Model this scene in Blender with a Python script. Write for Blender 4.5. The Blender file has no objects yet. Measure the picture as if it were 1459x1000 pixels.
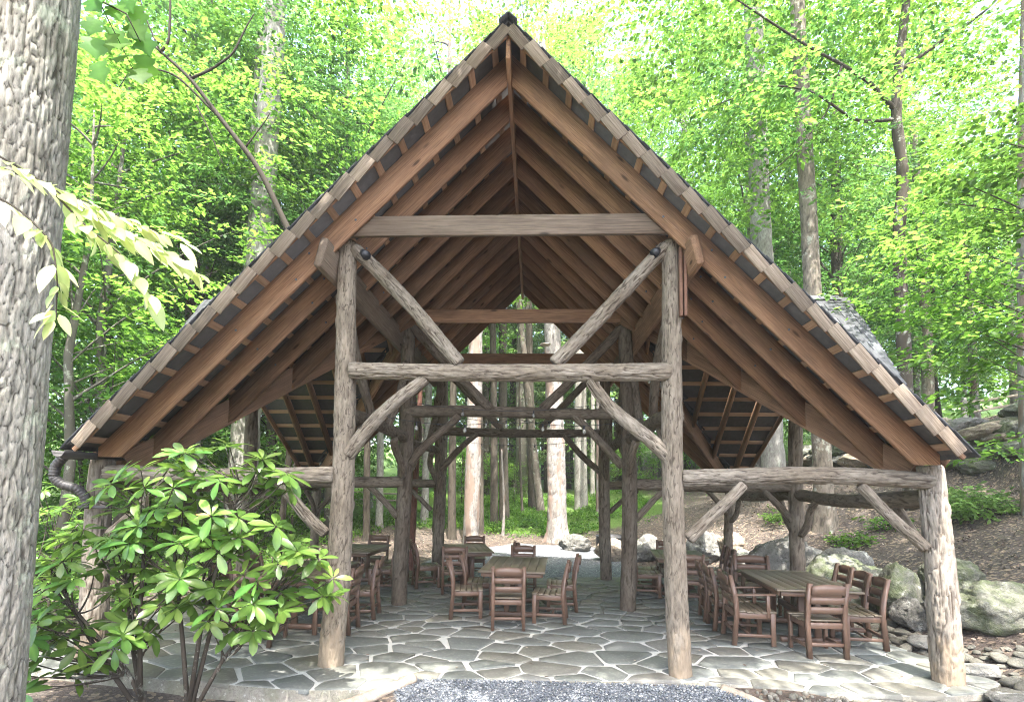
import bpy, math, random
import numpy as np
from mathutils import Matrix, Vector

R = math.radians
scene = bpy.context.scene
COL = scene.collection

# ------------------------------------------------------------------ camera
CAM = Vector((0.332, -5.977, 2.003))
PITCH, YAW, ROLL, FPX, HOR = R(3.871), R(2.486), R(-0.696), 744.1, 696.755
fw = Vector((-math.sin(YAW)*math.cos(PITCH), math.cos(YAW)*math.cos(PITCH), math.sin(PITCH)))
rt = Vector((math.cos(YAW), math.sin(YAW), 0))
up = rt.cross(fw)
rt2 = rt*math.cos(ROLL) - up*math.sin(ROLL)
up2 = rt*math.sin(ROLL) + up*math.cos(ROLL)
camd = bpy.data.cameras.new('camera')
cam = bpy.data.objects.new('camera', camd)
COL.objects.link(cam)
cam.matrix_world = Matrix(((rt2.x, up2.x, -fw.x, CAM.x), (rt2.y, up2.y, -fw.y, CAM.y), (rt2.z, up2.z, -fw.z, CAM.z), (0, 0, 0, 1)))
camd.sensor_fit = 'HORIZONTAL'
camd.sensor_width = 36.0
camd.lens = FPX*36.0/1459.0
camd.shift_y = ((HOR - FPX*math.tan(PITCH)) - 500.0)/1459.0
camd.clip_start, camd.clip_end = 0.05, 600.0
scene.camera = cam

# ------------------------------------------------------------------ daylight
SUN_EL, SUN_AZ = R(63), R(180-12)        # azimuth clockwise from +y: behind the camera, a little to its right
sdir = Vector((math.sin(SUN_AZ)*math.cos(SUN_EL), math.cos(SUN_AZ)*math.cos(SUN_EL), math.sin(SUN_EL)))
w = bpy.data.worlds.new('World')
scene.world = w
w.use_nodes = True
nt = w.node_tree
bg = nt.nodes['Background']
sky = nt.nodes.new('ShaderNodeTexSky')
sky.sky_type = 'NISHITA'
sky.sun_disc = False
sky.sun_elevation = SUN_EL
sky.sun_rotation = SUN_AZ
sky.air_density, sky.dust_density, sky.ozone_density = 1.0, 4.5, 1.0
nt.links.new(sky.outputs[0], bg.inputs[0])
bg.inputs[1].default_value = 0.15
sl = bpy.data.lights.new('sun', 'SUN')
sl.energy, sl.angle, sl.color = 2.05, R(0.55), (1.0, 0.965, 0.90)
so = bpy.data.objects.new('sun', sl)
COL.objects.link(so)
so.rotation_euler = (-sdir).to_track_quat('-Z', 'Y').to_euler()
scene.view_settings.view_transform = 'Standard'
scene.view_settings.look = 'None'
scene.view_settings.exposure = 3.2
scene.view_settings.gamma = 1.0
scene.view_settings.use_curve_mapping = False
scene.cycles.max_bounces = 8
scene.cycles.diffuse_bounces = 5
scene.cycles.glossy_bounces = 3
scene.cycles.transmission_bounces = 6
scene.cycles.transparent_max_bounces = 8
scene.cycles.caustics_reflective = False
scene.cycles.caustics_refractive = False
scene.cycles.sample_clamp_indirect = 8.0
scene.cycles.use_denoising = True
scene.cycles.denoising_prefilter = 'NONE'
scene.cycles.filter_width = 1.0

# ------------------------------------------------------------------ helpers
def link(o, parent=None):
    COL.objects.link(o)
    if parent is not None:
        o.parent = parent
    return o

def tag(o, label=None, cat=None, group=None, kind=None):
    if label: o['label'] = label
    if cat: o['category'] = cat
    if group: o['group'] = group
    if kind: o['kind'] = kind
    return o

def thing(name, label, cat, loc=(0, 0, 0), rz=0.0, group=None):
    o = bpy.data.objects.new(name, None)
    o.empty_display_size = 0.2
    link(o)
    o.location = loc
    o.rotation_euler = (0, 0, rz)
    return tag(o, label, cat, group)

def mesh(name, V, F, mats, smooth=False, attrs=None, midx=None):
    """V (n,3); F list of tuples or one (m,k) array or a list of such arrays"""
    V = np.asarray(V, np.float32)
    me = bpy.data.meshes.new(name)
    if isinstance(F, np.ndarray): F = [F]
    if len(F) and isinstance(F[0], np.ndarray):
        loops = np.concatenate([f.ravel() for f in F]).astype(np.int32)
        tot = np.concatenate([np.full(len(f), f.shape[1], np.int32) for f in F])
    else:
        loops = np.fromiter((i for f in F for i in f), np.int32)
        tot = np.fromiter((len(f) for f in F), np.int32)
    me.vertices.add(len(V)); me.vertices.foreach_set('co', V.ravel())
    me.loops.add(len(loops)); me.loops.foreach_set('vertex_index', loops)
    me.polygons.add(len(tot))
    st = np.zeros(len(tot), np.int32); st[1:] = np.cumsum(tot)[:-1]
    me.polygons.foreach_set('loop_start', st)
    me.polygons.foreach_set('loop_total', tot)
    if smooth: me.polygons.foreach_set('use_smooth', np.ones(len(tot), bool))
    for m in (mats if isinstance(mats, (list, tuple)) else [mats]): me.materials.append(m)
    if midx is not None: me.polygons.foreach_set('material_index', np.asarray(midx, np.int32))
    for k, (dom, vals) in (attrs or {}).items():
        a = me.attributes.new(k, 'FLOAT', dom)
        a.data.foreach_set('value', np.asarray(vals, np.float32))
    me.update(calc_edges=True)
    me.validate()
    return me

def put(name, me, parent=None, M=None):
    o = bpy.data.objects.new(name, me)
    link(o, parent)
    if M is not None:
        if parent is not None:
            M = Matrix.Translation(-parent.location) @ M
        o.matrix_basis = M
    return o

def frame(p, X, upv=(0, 0, 1)):
    """matrix at p with local X along X and local Z near upv"""
    X = Vector(X).normalized(); Z = Vector(upv)
    Y = Z.cross(X)
    if Y.length < 1e-4: Y = Vector((0, 1, 0)).cross(X)
    Y.normalize(); Z = X.cross(Y)
    return Matrix(((X.x, Y.x, Z.x, p[0]), (X.y, Y.y, Z.y, p[1]), (X.z, Y.z, Z.z, p[2]), (0, 0, 0, 1)))

def cbox_geo(l, wd, hh, c=0.004):
    a = (l/2, wd/2, hh/2)
    c = min(c, min(a)*0.6)
    V, idx = [], {}
    for sx in (-1, 1):
        for sy in (-1, 1):
            for sz in (-1, 1):
                s = (sx, sy, sz)
                for ax in range(3):
                    idx[(s, ax)] = len(V)
                    V.append([s[k]*(a[k] - (0 if k == ax else c)) for k in range(3)])
    F = []
    def add(q):
        v = [Vector(V[i]) for i in q]
        n = (v[1]-v[0]).cross(v[2]-v[0])
        F.append(tuple(q) if n.dot(sum(v, Vector())) > 0 else tuple(reversed(q)))
    for ax in range(3):
        o1, o2 = [k for k in range(3) if k != ax]
        for s in (-1, 1):
            q = []
            for t1, t2 in ((-1, -1), (1, -1), (1, 1), (-1, 1)):
                k = [0, 0, 0]; k[ax] = s; k[o1] = t1; k[o2] = t2
                q.append(idx[(tuple(k), ax)])
            add(q)
        for t1 in (-1, 1):
            for t2 in (-1, 1):
                k1 = [0, 0, 0]; k1[ax] = -1; k1[o1] = t1; k1[o2] = t2
                k2 = list(k1); k2[ax] = 1
                add([idx[(tuple(k1), o1)], idx[(tuple(k2), o1)], idx[(tuple(k2), o2)], idx[(tuple(k1), o2)]])
    for sx in (-1, 1):
        for sy in (-1, 1):
            for sz in (-1, 1):
                add([idx[((sx, sy, sz), k)] for k in range(3)])
    return np.array(V), F

_box = {}
def box(name, l, wd, hh, mat, parent=None, M=None, c=0.004):
    key = (round(l, 4), round(wd, 4), round(hh, 4), mat.name, c)
    if key not in _box:
        V, F = cbox_geo(l, wd, hh, c)
        _box[key] = mesh(name, V, F, mat)
    return put(name, _box[key], parent, M)

def beam(name, p0, p1, wd, hh, mat, parent, upv=(0, 0, 1), c=0.005):
    p0, p1 = Vector(p0), Vector(p1)
    return box(name, (p1-p0).length, wd, hh, mat, parent, frame((p0+p1)/2, p1-p0, upv), c)

def prism(name, prof, ext, axis, mat, parent):
    """profile (world points, planar) extruded by ext; local X follows axis so the grain does too"""
    prof = [Vector(p) for p in prof]; ext = Vector(ext)
    n = len(prof)
    cen = sum(prof, Vector())/n + ext/2
    M = frame(cen, axis, ext)
    Mi = M.inverted()
    V = [Mi @ p for p in prof] + [Mi @ (p+ext) for p in prof]
    nrm = Vector()
    for i in range(n): nrm += prof[i].cross(prof[(i+1) % n])
    flip = nrm.dot(ext) > 0
    F = [tuple(range(n)), tuple(range(2*n-1, n-1, -1))] + [(i, i+n, (i+1) % n+n, (i+1) % n) for i in range(n)]
    if flip: F = [tuple(reversed(f)) for f in F]
    return put(name, mesh(name, [list(v) for v in V], F, mat), parent, M)

def join(parts):
    """parts: list of (V, F list of tuples) -> V, F"""
    Vs, Fs, k = [], [], 0
    for V, F in parts:
        Vs.append(np.asarray(V)); Fs += [tuple(i+k for i in f) for f in F]; k += len(V)
    return np.concatenate(Vs), Fs

def tube_geo(pts, rad, seg=8, cap=True):
    pts = np.asarray(pts, float); n = len(pts)
    rad = np.broadcast_to(np.asarray(rad, float), (n,))
    T = np.gradient(pts, axis=0); T /= np.linalg.norm(T, axis=1)[:, None]+1e-9
    ref = np.array([0., 0, 1]) if abs(T[0, 2]) < 0.9 else np.array([1., 0, 0])
    U = np.cross(ref, T); U /= np.linalg.norm(U, axis=1)[:, None]+1e-9
    W = np.cross(T, U)
    th = np.linspace(0, 2*np.pi, seg, endpoint=False)
    V = pts[:, None] + rad[:, None, None]*(np.cos(th)[None, :, None]*U[:, None] + np.sin(th)[None, :, None]*W[:, None])
    V = V.reshape(-1, 3)
    F = []
    for i in range(n-1):
        for j in range(seg):
            j2 = (j+1) % seg
            F.append((i*seg+j, i*seg+j2, (i+1)*seg+j2, (i+1)*seg+j))
    if cap:
        F.append(tuple(range(seg-1, -1, -1))); F.append(tuple((n-1)*seg+j for j in range(seg)))
    return V, F

def sstep(a, b, t):
    t = np.clip((t-a)/(b-a), 0, 1)
    return t*t*(3-2*t)

def vnoise(P, seed=0):
    """smooth value noise, P (n,3)"""
    P = np.asarray(P, float)
    i = np.floor(P).astype(np.int64); f = P-i; f = f*f*(3-2*f)
    def hsh(a):
        k = (a[:, 0]*374761393 + a[:, 1]*668265263 + a[:, 2]*2147483647 + seed*974634) & 0xffffffff
        k = ((k ^ (k >> 13))*1274126177) & 0xffffffff
        return ((k ^ (k >> 16)) & 0xffff)/65535.0
    r = 0
    for dx in (0, 1):
        for dy in (0, 1):
            for dz in (0, 1):
                wgt = (f[:, 0] if dx else 1-f[:, 0])*(f[:, 1] if dy else 1-f[:, 1])*(f[:, 2] if dz else 1-f[:, 2])
                r = r + wgt*hsh(i+np.array([dx, dy, dz]))
    return r

def worley(u, v, nu, nv, rng, jit=0.85):
    """u in [0,nu) wraps, v in [0,nv]; F2-F1"""
    tu = rng.random((nv+4, nu)); tv = rng.random((nv+4, nu))
    iu = np.floor(u).astype(int); iv = np.floor(v).astype(int)
    f1 = np.full(u.shape, 9.); f2 = np.full(u.shape, 9.)
    for du in (-1, 0, 1):
        for dv in (-1, 0, 1):
            cu = iu+du; cv = np.clip(iv+dv+1, 0, nv+3)
            pu = cu + 0.5 + jit*(tu[cv, cu % nu]-0.5) + 0.5*((iv+dv) % 2)
            pv = iv+dv + 0.5 + jit*(tv[cv, cu % nu]-0.5)
            d = np.hypot(pu-u, pv-v)
            m = d < f1
            f2 = np.where(m, f1, np.minimum(f2, d)); f1 = np.where(m, d, f1)
    return f2-f1

def log_mesh(name, L, r0, r1, mat, seed, seg=28, dz=0.05, bend=0.02, cell=(0.035, 0.14), amp=0.012, flare=0.0, cap=0.03, lump=0.05, knots=3, style=''):
    rng = np.random.default_rng(seed)
    n = max(6, int(L/dz)+1)
    z = np.linspace(0, L, n); th = np.linspace(0, 2*np.pi, seg, endpoint=False)
    Z, TH = np.meshgrid(z, th, indexing='ij')
    t = Z/L
    rad = r0+(r1-r0)*t + flare*np.exp(-Z/0.35)*(1+0.5*np.sin(TH*4+seed))
    rm = 0.5*(r0+r1)
    def fiss(cw, ch, sd, wd):
        w1 = vnoise(np.stack([np.cos(TH).ravel()*rm/cw*.5, np.sin(TH).ravel()*rm/cw*.5, Z.ravel()/ch*.9+sd], 1), seed+sd).reshape(Z.shape)
        P = np.stack([np.cos(TH).ravel()*rm/cw, np.sin(TH).ravel()*rm/cw, (Z.ravel()/ch+1.2*w1.ravel())+sd*9.1], 1)
        nn = vnoise(P, seed+sd)+.45*vnoise(P*np.array([2.1, 2.1, 2.6])+5, seed+sd+1)
        return sstep(0.0, wd, np.abs(nn-.725)).reshape(Z.shape)
    plate = fiss(cell[0], cell[1], 3, .13)*(.45+.55*fiss(cell[0]*.55, cell[1]*.5, 8, .12))
    if style == 'plates':
        wz = vnoise(np.stack([np.cos(TH).ravel()*6, np.sin(TH).ravel()*6, Z.ravel()*5], 1), seed+40).reshape(Z.shape)
        nu = int(2*np.pi*rm/.042); nv = int(L/.15)
        d = worley((TH/(2*np.pi)*nu+1.1*wz) % nu, np.clip(t*nv+1.3*wz, 0, nv-1e-3), nu, nv, rng, .98)
        plate = sstep(.015, .15, d)*(.3+.7*fiss(.06, .8, 3, .12))
        fine_ = vnoise(np.stack([np.cos(TH).ravel()*rm/.012, np.sin(TH).ravel()*rm/.012, Z.ravel()/.07], 1), seed+41).reshape(Z.shape)
        plate = np.clip(plate-.35*np.clip(fine_-.55, 0, 1)*2, 0, 1)
    low = vnoise(np.stack([np.cos(TH).ravel()*1.6, np.sin(TH).ravel()*1.6, Z.ravel()*1.7+seed*7.3], 1), seed).reshape(Z.shape)
    hi = vnoise(np.stack([np.cos(TH).ravel()*9, np.sin(TH).ravel()*9, Z.ravel()*9+seed*3.3], 1), seed+5).reshape(Z.shape)
    rad = rad*(1+lump*(low-0.5)*2) + amp*(plate-1) + amp*0.5*(hi-0.5)
    for k in range(knots):
        kz, kt = rng.uniform(0.15, 0.9)*L, rng.uniform(0, 2*np.pi)
        dd = np.hypot((Z-kz)/(0.5*r0), (np.angle(np.exp(1j*(TH-kt))))/0.5)
        rad += 0.16*r0*np.exp(-dd**2*2)-0.14*r0*np.exp(-dd**2*14)
    endr = np.minimum(1, np.sqrt(np.clip((np.minimum(Z, L-Z)+0.25*cap)/cap, 0, 1)))
    rad *= 0.75+0.25*endr
    bx = bend*np.sin(np.pi*t*rng.uniform(0.8, 1.5)+rng.uniform(0, 1))*1.0
    by = bend*np.sin(np.pi*t*rng.uniform(0.8, 1.5)+rng.uniform(0, 6))
    bx -= bx[0, 0]*(1-t)+bx[-1, 0]*t; by -= by[0, 0]*(1-t)+by[-1, 0]*t
    V = np.stack([rad*np.cos(TH)+bx, rad*np.sin(TH)+by, Z], -1).reshape(-1, 3)
    V = np.concatenate([V, [[0, 0, 0], [0, 0, L]]])
    i = np.arange(n-1)[:, None]*seg; j = np.arange(seg)[None, :]; j2 = (j+1) % seg
    Q = np.stack([i+j, i+j2, i+seg+j2, i+seg+j], -1).reshape(-1, 4)
    jj = np.arange(seg); b = n*seg
    T1 = np.stack([np.full(seg, b), (jj+1) % seg, jj], 1)
    T2 = np.stack([np.full(seg, b+1), (n-1)*seg+jj, (n-1)*seg+(jj+1) % seg], 1)
    pl = np.concatenate([plate.ravel(), [1, 1]])
    return mesh(name, V, [Q, T1, T2], mat, True, {'plate': ('POINT', pl)})

_seed = [100]
def log(name, p0, p1, r0, r1, mat, parent, **kw):
    _seed[0] += 1
    p0, p1 = Vector(p0), Vector(p1)
    d = p1-p0
    me = log_mesh(name, d.length, r0, r1, mat, kw.pop('seed', _seed[0]), **kw)
    M = Matrix.Translation(p0) @ d.to_track_quat('Z', 'Y').to_matrix().to_4x4()
    return put(name, me, parent, M)

# ------------------------------------------------------------------ terrain
def h(x, y):
    x = np.asarray(x, float); y = np.asarray(y, float)
    x0 = 5.9-2.6*sstep(4.5, 9.5, y)
    d = x-x0
    right = .40*(np.sqrt(d*d+.5)+d)/2*(1-.35*sstep(9, 22, y))
    right = np.where(right > 3.2, 3.2+(right-3.2)*.5, right)
    ledge = 0.55*sstep(-0.25, 0.25, x-(10.9+0.25*np.sin(y)-0.16*(y-8)*sstep(8, 9, y)))*sstep(4, 5.5, y)*(1-sstep(15, 20, y))
    d2 = y-13; back = .085*(np.sqrt(d2*d2+4)+d2)/2
    d3 = -x-7; left = .05*(np.sqrt(d3*d3+2)+d3)/2
    bump = .05*np.sin(x*.9+1.3)*np.sin(y*.7+.4)+.03*np.sin(x*2.3+y*1.7)
    front = -.13*(1-sstep(-.9, -.2, y))*(1-sstep(-1.6, -1.0, x))+.062*sstep(-1.4, -1.0, x)*(1-sstep(3.0, 3.6, x))*(1-sstep(-.35, -.1, y))
    inside = sstep(-7, -5.4, x)*(1-sstep(5.0, 6.2, x))*(1-sstep(6.2, 8, y))
    return (right+back+left+ledge)*(1-.9*inside)-.06*inside+bump*(1-inside)+front-.02

def gz(x, y): return float(h(x, y))
# ------------------------------------------------------------------ materials
def N(nt, t, **kw):
    n = nt.nodes.new(t)
    for k, v in kw.items(): setattr(n, k, v)
    return n

def newmat(name):
    m = bpy.data.materials.new(name); m.use_nodes = True
    nt = m.node_tree
    return m, nt, nt.nodes['Principled BSDF'], nt.nodes['Material Output']

def coords(nt, scale=(1, 1, 1), kind='Object', rand=False):
    tc = N(nt, 'ShaderNodeTexCoord')
    mp = N(nt, 'ShaderNodeMapping')
    mp.inputs['Scale'].default_value = scale
    nt.links.new(tc.outputs[kind], mp.inputs[0])
    if rand:
        oi = N(nt, 'ShaderNodeObjectInfo')
        ml = N(nt, 'ShaderNodeMath', operation='MULTIPLY'); ml.inputs[1].default_value = 37.0
        nt.links.new(oi.outputs['Random'], ml.inputs[0])
        nt.links.new(ml.outputs[0], mp.inputs['Location'])
    return mp.outputs[0]

def noise(nt, vec, scale, detail=4, rough=0.6, dist=0.0):
    n = N(nt, 'ShaderNodeTexNoise')
    n.inputs['Scale'].default_value = scale; n.inputs['Detail'].default_value = detail
    n.inputs['Roughness'].default_value = rough; n.inputs['Distortion'].default_value = dist
    nt.links.new(vec, n.inputs['Vector'])
    return n.outputs['Fac']

def ramp(nt, fac, stops):
    r = N(nt, 'ShaderNodeValToRGB')
    e = r.color_ramp.elements
    while len(e) < len(stops): e.new(0.5)
    for k, (p, c) in enumerate(stops):
        e[k].position = p
        e[k].color = (c, c, c, 1) if isinstance(c, (int, float)) else (*c, 1)
    nt.links.new(fac, r.inputs[0])
    return r.outputs[0]

def mixc(nt, fac, a, b, mode='MIX'):
    m = N(nt, 'ShaderNodeMix', data_type='RGBA', blend_type=mode)
    for s, v in ((m.inputs[0], fac), (m.inputs[6], a), (m.inputs[7], b)):
        if hasattr(v, 'node'): nt.links.new(v, s)
        else: s.default_value = v if isinstance(v, (int, float)) else (*v, 1)
    return m.outputs[2]

def mth(nt, op, a, b=0.0, clamp=False):
    m = N(nt, 'ShaderNodeMath', operation=op, use_clamp=clamp)
    for s, v in ((m.inputs[0], a), (m.inputs[1], b)):
        if hasattr(v, 'node'): nt.links.new(v, s)
        else: s.default_value = v
    return m.outputs[0]

def attr(nt, name):
    a = N(nt, 'ShaderNodeAttribute', attribute_name=name)
    return a.outputs['Fac']

def orand(nt): return N(nt, 'ShaderNodeObjectInfo').outputs['Random']

def bump(nt, bsdf, height, strength=0.5, dist=0.01):
    b = N(nt, 'ShaderNodeBump')
    b.inputs['Strength'].default_value = strength; b.inputs['Distance'].default_value = dist
    nt.links.new(height, b.inputs['Height'])
    nt.links.new(b.outputs[0], bsdf.inputs['Normal'])

def bark(name, furrow, crest, crest2, lichen=None, base_strip=None, patch=None):
    m, nt, bs, out = newmat(name)
    v = coords(nt, (1, 1, .3), rand=True)
    vf = coords(nt, (1, 1, .12), rand=True)
    n1 = noise(nt, v, 26, 6, .65); n2 = noise(nt, coords(nt, (1, 1, .6), rand=True), 3.2, 4, .6)
    fib = noise(nt, vf, 90, 3, .6)
    c = mixc(nt, ramp(nt, n2, [(.35, 0), (.65, 1)]), crest, crest2)
    c = mixc(nt, mth(nt, 'MULTIPLY', ramp(nt, n1, [(.3, 1), (.6, 0)]), .75), c, furrow)
    pl = attr(nt, 'plate')
    c = mixc(nt, ramp(nt, pl, [(0, .97), (.5, 0)]), c, furrow)
    c = mixc(nt, mth(nt, 'MULTIPLY', fib, .5), c, mixc(nt, .5, c, furrow))
    if lichen:
        ln = noise(nt, coords(nt, (1, 1, .8), rand=True), 5.5, 7, .7)
        c = mixc(nt, mth(nt, 'MULTIPLY', ramp(nt, ln, [(.56, 0), (.64, 1)]), .8), c, lichen)
    if patch:
        ln = noise(nt, coords(nt, (1, 1, .25), rand=True), 2.6, 3, .55, .4)
        c = mixc(nt, ramp(nt, ln, [(.52, 0), (.56, .9)]), c, patch)
    if base_strip:
        sx = N(nt, 'ShaderNodeSeparateXYZ'); tc = N(nt, 'ShaderNodeTexCoord')
        nt.links.new(tc.outputs['Object'], sx.inputs[0])
        wn = noise(nt, coords(nt, (1, 1, .4)), 7, 3)
        zz = mth(nt, 'ADD', sx.outputs[2], mth(nt, 'MULTIPLY', wn, 1.3))
        f = ramp(nt, mth(nt, 'MULTIPLY', zz, .5), [(.46, .85), (.56, 0)])
        c = mixc(nt, f, c, mixc(nt, fib, base_strip, [k*.6 for k in base_strip]))
    hs = N(nt, 'ShaderNodeHueSaturation')
    nt.links.new(mth(nt, 'ADD', mth(nt, 'MULTIPLY', orand(nt), .3), .85), hs.inputs['Value'])
    nt.links.new(c, hs.inputs['Color'])
    nt.links.new(hs.outputs[0], bs.inputs['Base Color'])
    bs.inputs['Roughness'].default_value = .88
    bs.inputs['Specular IOR Level'].default_value = .25
    hgt = mth(nt, 'ADD', mth(nt, 'MULTIPLY', n1, .7), mth(nt, 'MULTIPLY', fib, .35))
    bump(nt, bs, hgt, .8, .012)
    return m

def wood(name, c1, c2, dark, rough=.75, grain=1.0, vary=.25, knots=True, spec=.3):
    m, nt, bs, out = newmat(name)
    v = coords(nt, (.35, 9, 9), rand=True)
    g = noise(nt, v, 4.2, 6, .65, .6)
    fine = noise(nt, coords(nt, (.6, 30, 30), rand=True), 5, 3, .6)
    big = noise(nt, coords(nt, (.5, 1.7, 1.7), rand=True), 2.2, 5, .68)
    c = mixc(nt, ramp(nt, g, [(.3, 0), (.7, 1)]), c1, c2)
    c = mixc(nt, mth(nt, 'MULTIPLY', ramp(nt, fine, [(.35, 1), (.55, 0)]), .45*grain), c, dark)
    c = mixc(nt, mth(nt, 'MULTIPLY', ramp(nt, big, [(.4, 0), (.68, 1)]), .55), c, dark)
    if knots:
        vo = N(nt, 'ShaderNodeTexVoronoi'); vo.inputs['Scale'].default_value = 1.0
        nt.links.new(coords(nt, (1.5, 5, 5), rand=True), vo.inputs['Vector'])
        c = mixc(nt, ramp(nt, vo.outputs['Distance'], [(.05, .85), (.12, 0)]), c, [k*.45 for k in dark])
    hs = N(nt, 'ShaderNodeHueSaturation')
    r = orand(nt)
    nt.links.new(mth(nt, 'ADD', mth(nt, 'MULTIPLY', r, 2*vary), 1-vary), hs.inputs['Value'])
    nt.links.new(c, hs.inputs['Color'])
    nt.links.new(hs.outputs[0], bs.inputs['Base Color'])
    bs.inputs['Roughness'].default_value = rough
    bs.inputs['Specular IOR Level'].default_value = spec
    bump(nt, bs, mth(nt, 'ADD', g, fine), .35*grain, .006)
    return m

def plain(name, col, rough=.6, metal=0.0, nscale=20, nvar=.25, bmp=.15, spec=.4, vary=0.0):
    m, nt, bs, out = newmat(name)
    n = noise(nt, coords(nt, rand=True), nscale, 5, .6)
    c = mixc(nt, n, [k*(1-nvar) for k in col], [min(1, k*(1+nvar)) for k in col])
    if vary:
        hs = N(nt, 'ShaderNodeHueSaturation')
        nt.links.new(mth(nt, 'ADD', mth(nt, 'MULTIPLY', orand(nt), 2*vary), 1-vary), hs.inputs['Value'])
        nt.links.new(c, hs.inputs['Color']); c = hs.outputs[0]
    nt.links.new(c, bs.inputs['Base Color'])
    bs.inputs['Roughness'].default_value = rough; bs.inputs['Metallic'].default_value = metal
    bs.inputs['Specular IOR Level'].default_value = spec
    if bmp: bump(nt, bs, n, bmp, .01)
    return m

def leafmat(name, stops, trans, tmix=.45, rough=.5, spec=.3, ovar=.2):
    """stops: colours picked by the per-leaf attribute 'tint'; trans: colour of light coming through"""
    m, nt, bs, out = newmat(name)
    t = attr(nt, 'tint')
    c = ramp(nt, t, stops)
    hs = N(nt, 'ShaderNodeHueSaturation')
    r = orand(nt)
    nt.links.new(mth(nt, 'ADD', mth(nt, 'MULTIPLY', r, 2*ovar), 1-ovar), hs.inputs['Value'])
    nt.links.new(mth(nt, 'ADD', mth(nt, 'MULTIPLY', r, .04), .48), hs.inputs['Hue'])
    nt.links.new(c, hs.inputs['Color'])
    nt.links.new(hs.outputs[0], bs.inputs['Base Color'])
    bs.inputs['Roughness'].default_value = rough; bs.inputs['Specular IOR Level'].default_value = spec
    tr = N(nt, 'ShaderNodeBsdfTranslucent')
    tc = mixc(nt, t, [k*.45 for k in trans], trans)
    nt.links.new(tc, tr.inputs['Color'])
    mx = N(nt, 'ShaderNodeMixShader'); mx.inputs[0].default_value = tmix
    nt.links.new(bs.outputs[0], mx.inputs[1]); nt.links.new(tr.outputs[0], mx.inputs[2])
    nt.links.new(mx.outputs[0], out.inputs['Surface'])
    return m

M = {}
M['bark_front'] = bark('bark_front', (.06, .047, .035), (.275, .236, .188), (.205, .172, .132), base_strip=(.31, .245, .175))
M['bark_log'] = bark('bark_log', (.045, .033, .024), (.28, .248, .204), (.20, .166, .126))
M['bark_inner'] = bark('bark_inner', (.05, .036, .025), (.19, .16, .125), (.14, .112, .085))  # darker copy of the log bark, under-roof shade put into the colour
M['bark_outer'] = bark('bark_outer', (.07, .053, .04), (.30, .265, .225), (.23, .2, .16), base_strip=(.30, .23, .16))
M['bark_big'] = bark('bark_big', (.07, .06, .048), (.42, .405, .36), (.33, .31, .255), lichen=(.42, .44, .35))
M['bark_grey'] = bark('bark_grey', (.11, .10, .085), (.33, .315, .285), (.24, .225, .195), lichen=(.36, .375, .32))
M['bark_brown'] = bark('bark_brown', (.06, .05, .04), (.22, .19, .155), (.165, .14, .11), lichen=(.32, .33, .28))
M['bark_dark'] = bark('bark_dark', (.03, .025, .018), (.11, .095, .075), (.08, .065, .05))
M['bark_pale'] = bark('bark_pale', (.11, .095, .085), (.34, .325, .305), (.26, .235, .215), patch=(.20, .145, .115))
M['bark_red'] = bark('bark_red', (.06, .025, .018), (.22, .11, .085), (.15, .07, .05))
M['rafter'] = wood('rafter', (.245, .135, .078), (.385, .232, .14), (.10, .058, .037), vary=.32, grain=1.6)
M['tie'] = wood('tie', (.15, .11, .08), (.215, .17, .13), (.06, .044, .032), vary=.12, grain=1.4)
M['lath'] = wood('lath', (.28, .17, .105), (.38, .245, .16), (.15, .085, .05), vary=.25, knots=False)
M['rake'] = wood('rake', (.15, .112, .08), (.285, .235, .18), (.075, .054, .037), vary=.38, grain=1.6, knots=False)
M['felt'] = plain('felt', (.072, .067, .064), .85, nscale=14, nvar=.4)
M['shingle'] = wood('shingle', (.05, .053, .06), (.10, .103, .112), (.03, .03, .032), vary=.35, knots=False)
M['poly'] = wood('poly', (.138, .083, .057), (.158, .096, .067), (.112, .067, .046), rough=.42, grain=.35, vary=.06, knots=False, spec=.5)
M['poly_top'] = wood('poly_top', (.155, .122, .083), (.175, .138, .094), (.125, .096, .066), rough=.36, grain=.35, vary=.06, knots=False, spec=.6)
M['black_pipe'] = plain('black_pipe', (.035, .032, .032), .5, spec=.4)
M['black_metal'] = plain('black_metal', (.02, .022, .028), .45, spec=.5)
M['steel_blue'] = plain('steel_blue', (.12, .14, .17), .5, metal=.3)
M['brown_box'] = wood('brown_box', (.17, .09, .06), (.21, .115, .08), (.11, .06, .04), vary=.05, knots=False)
M['grey_wood'] = wood('grey_wood', (.30, .25, .20), (.42, .36, .29), (.15, .11, .08), vary=.2)

def glass():
    m, nt, bs, out = newmat('bulb_glass')
    bs.inputs['Base Color'].default_value = (.9, .9, .88, 1)
    bs.inputs['Roughness'].default_value = .08
    bs.inputs['Transmission Weight'].default_value = .75
    bs.inputs['IOR'].default_value = 1.3
    return m
M['bulb'] = glass()

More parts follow.
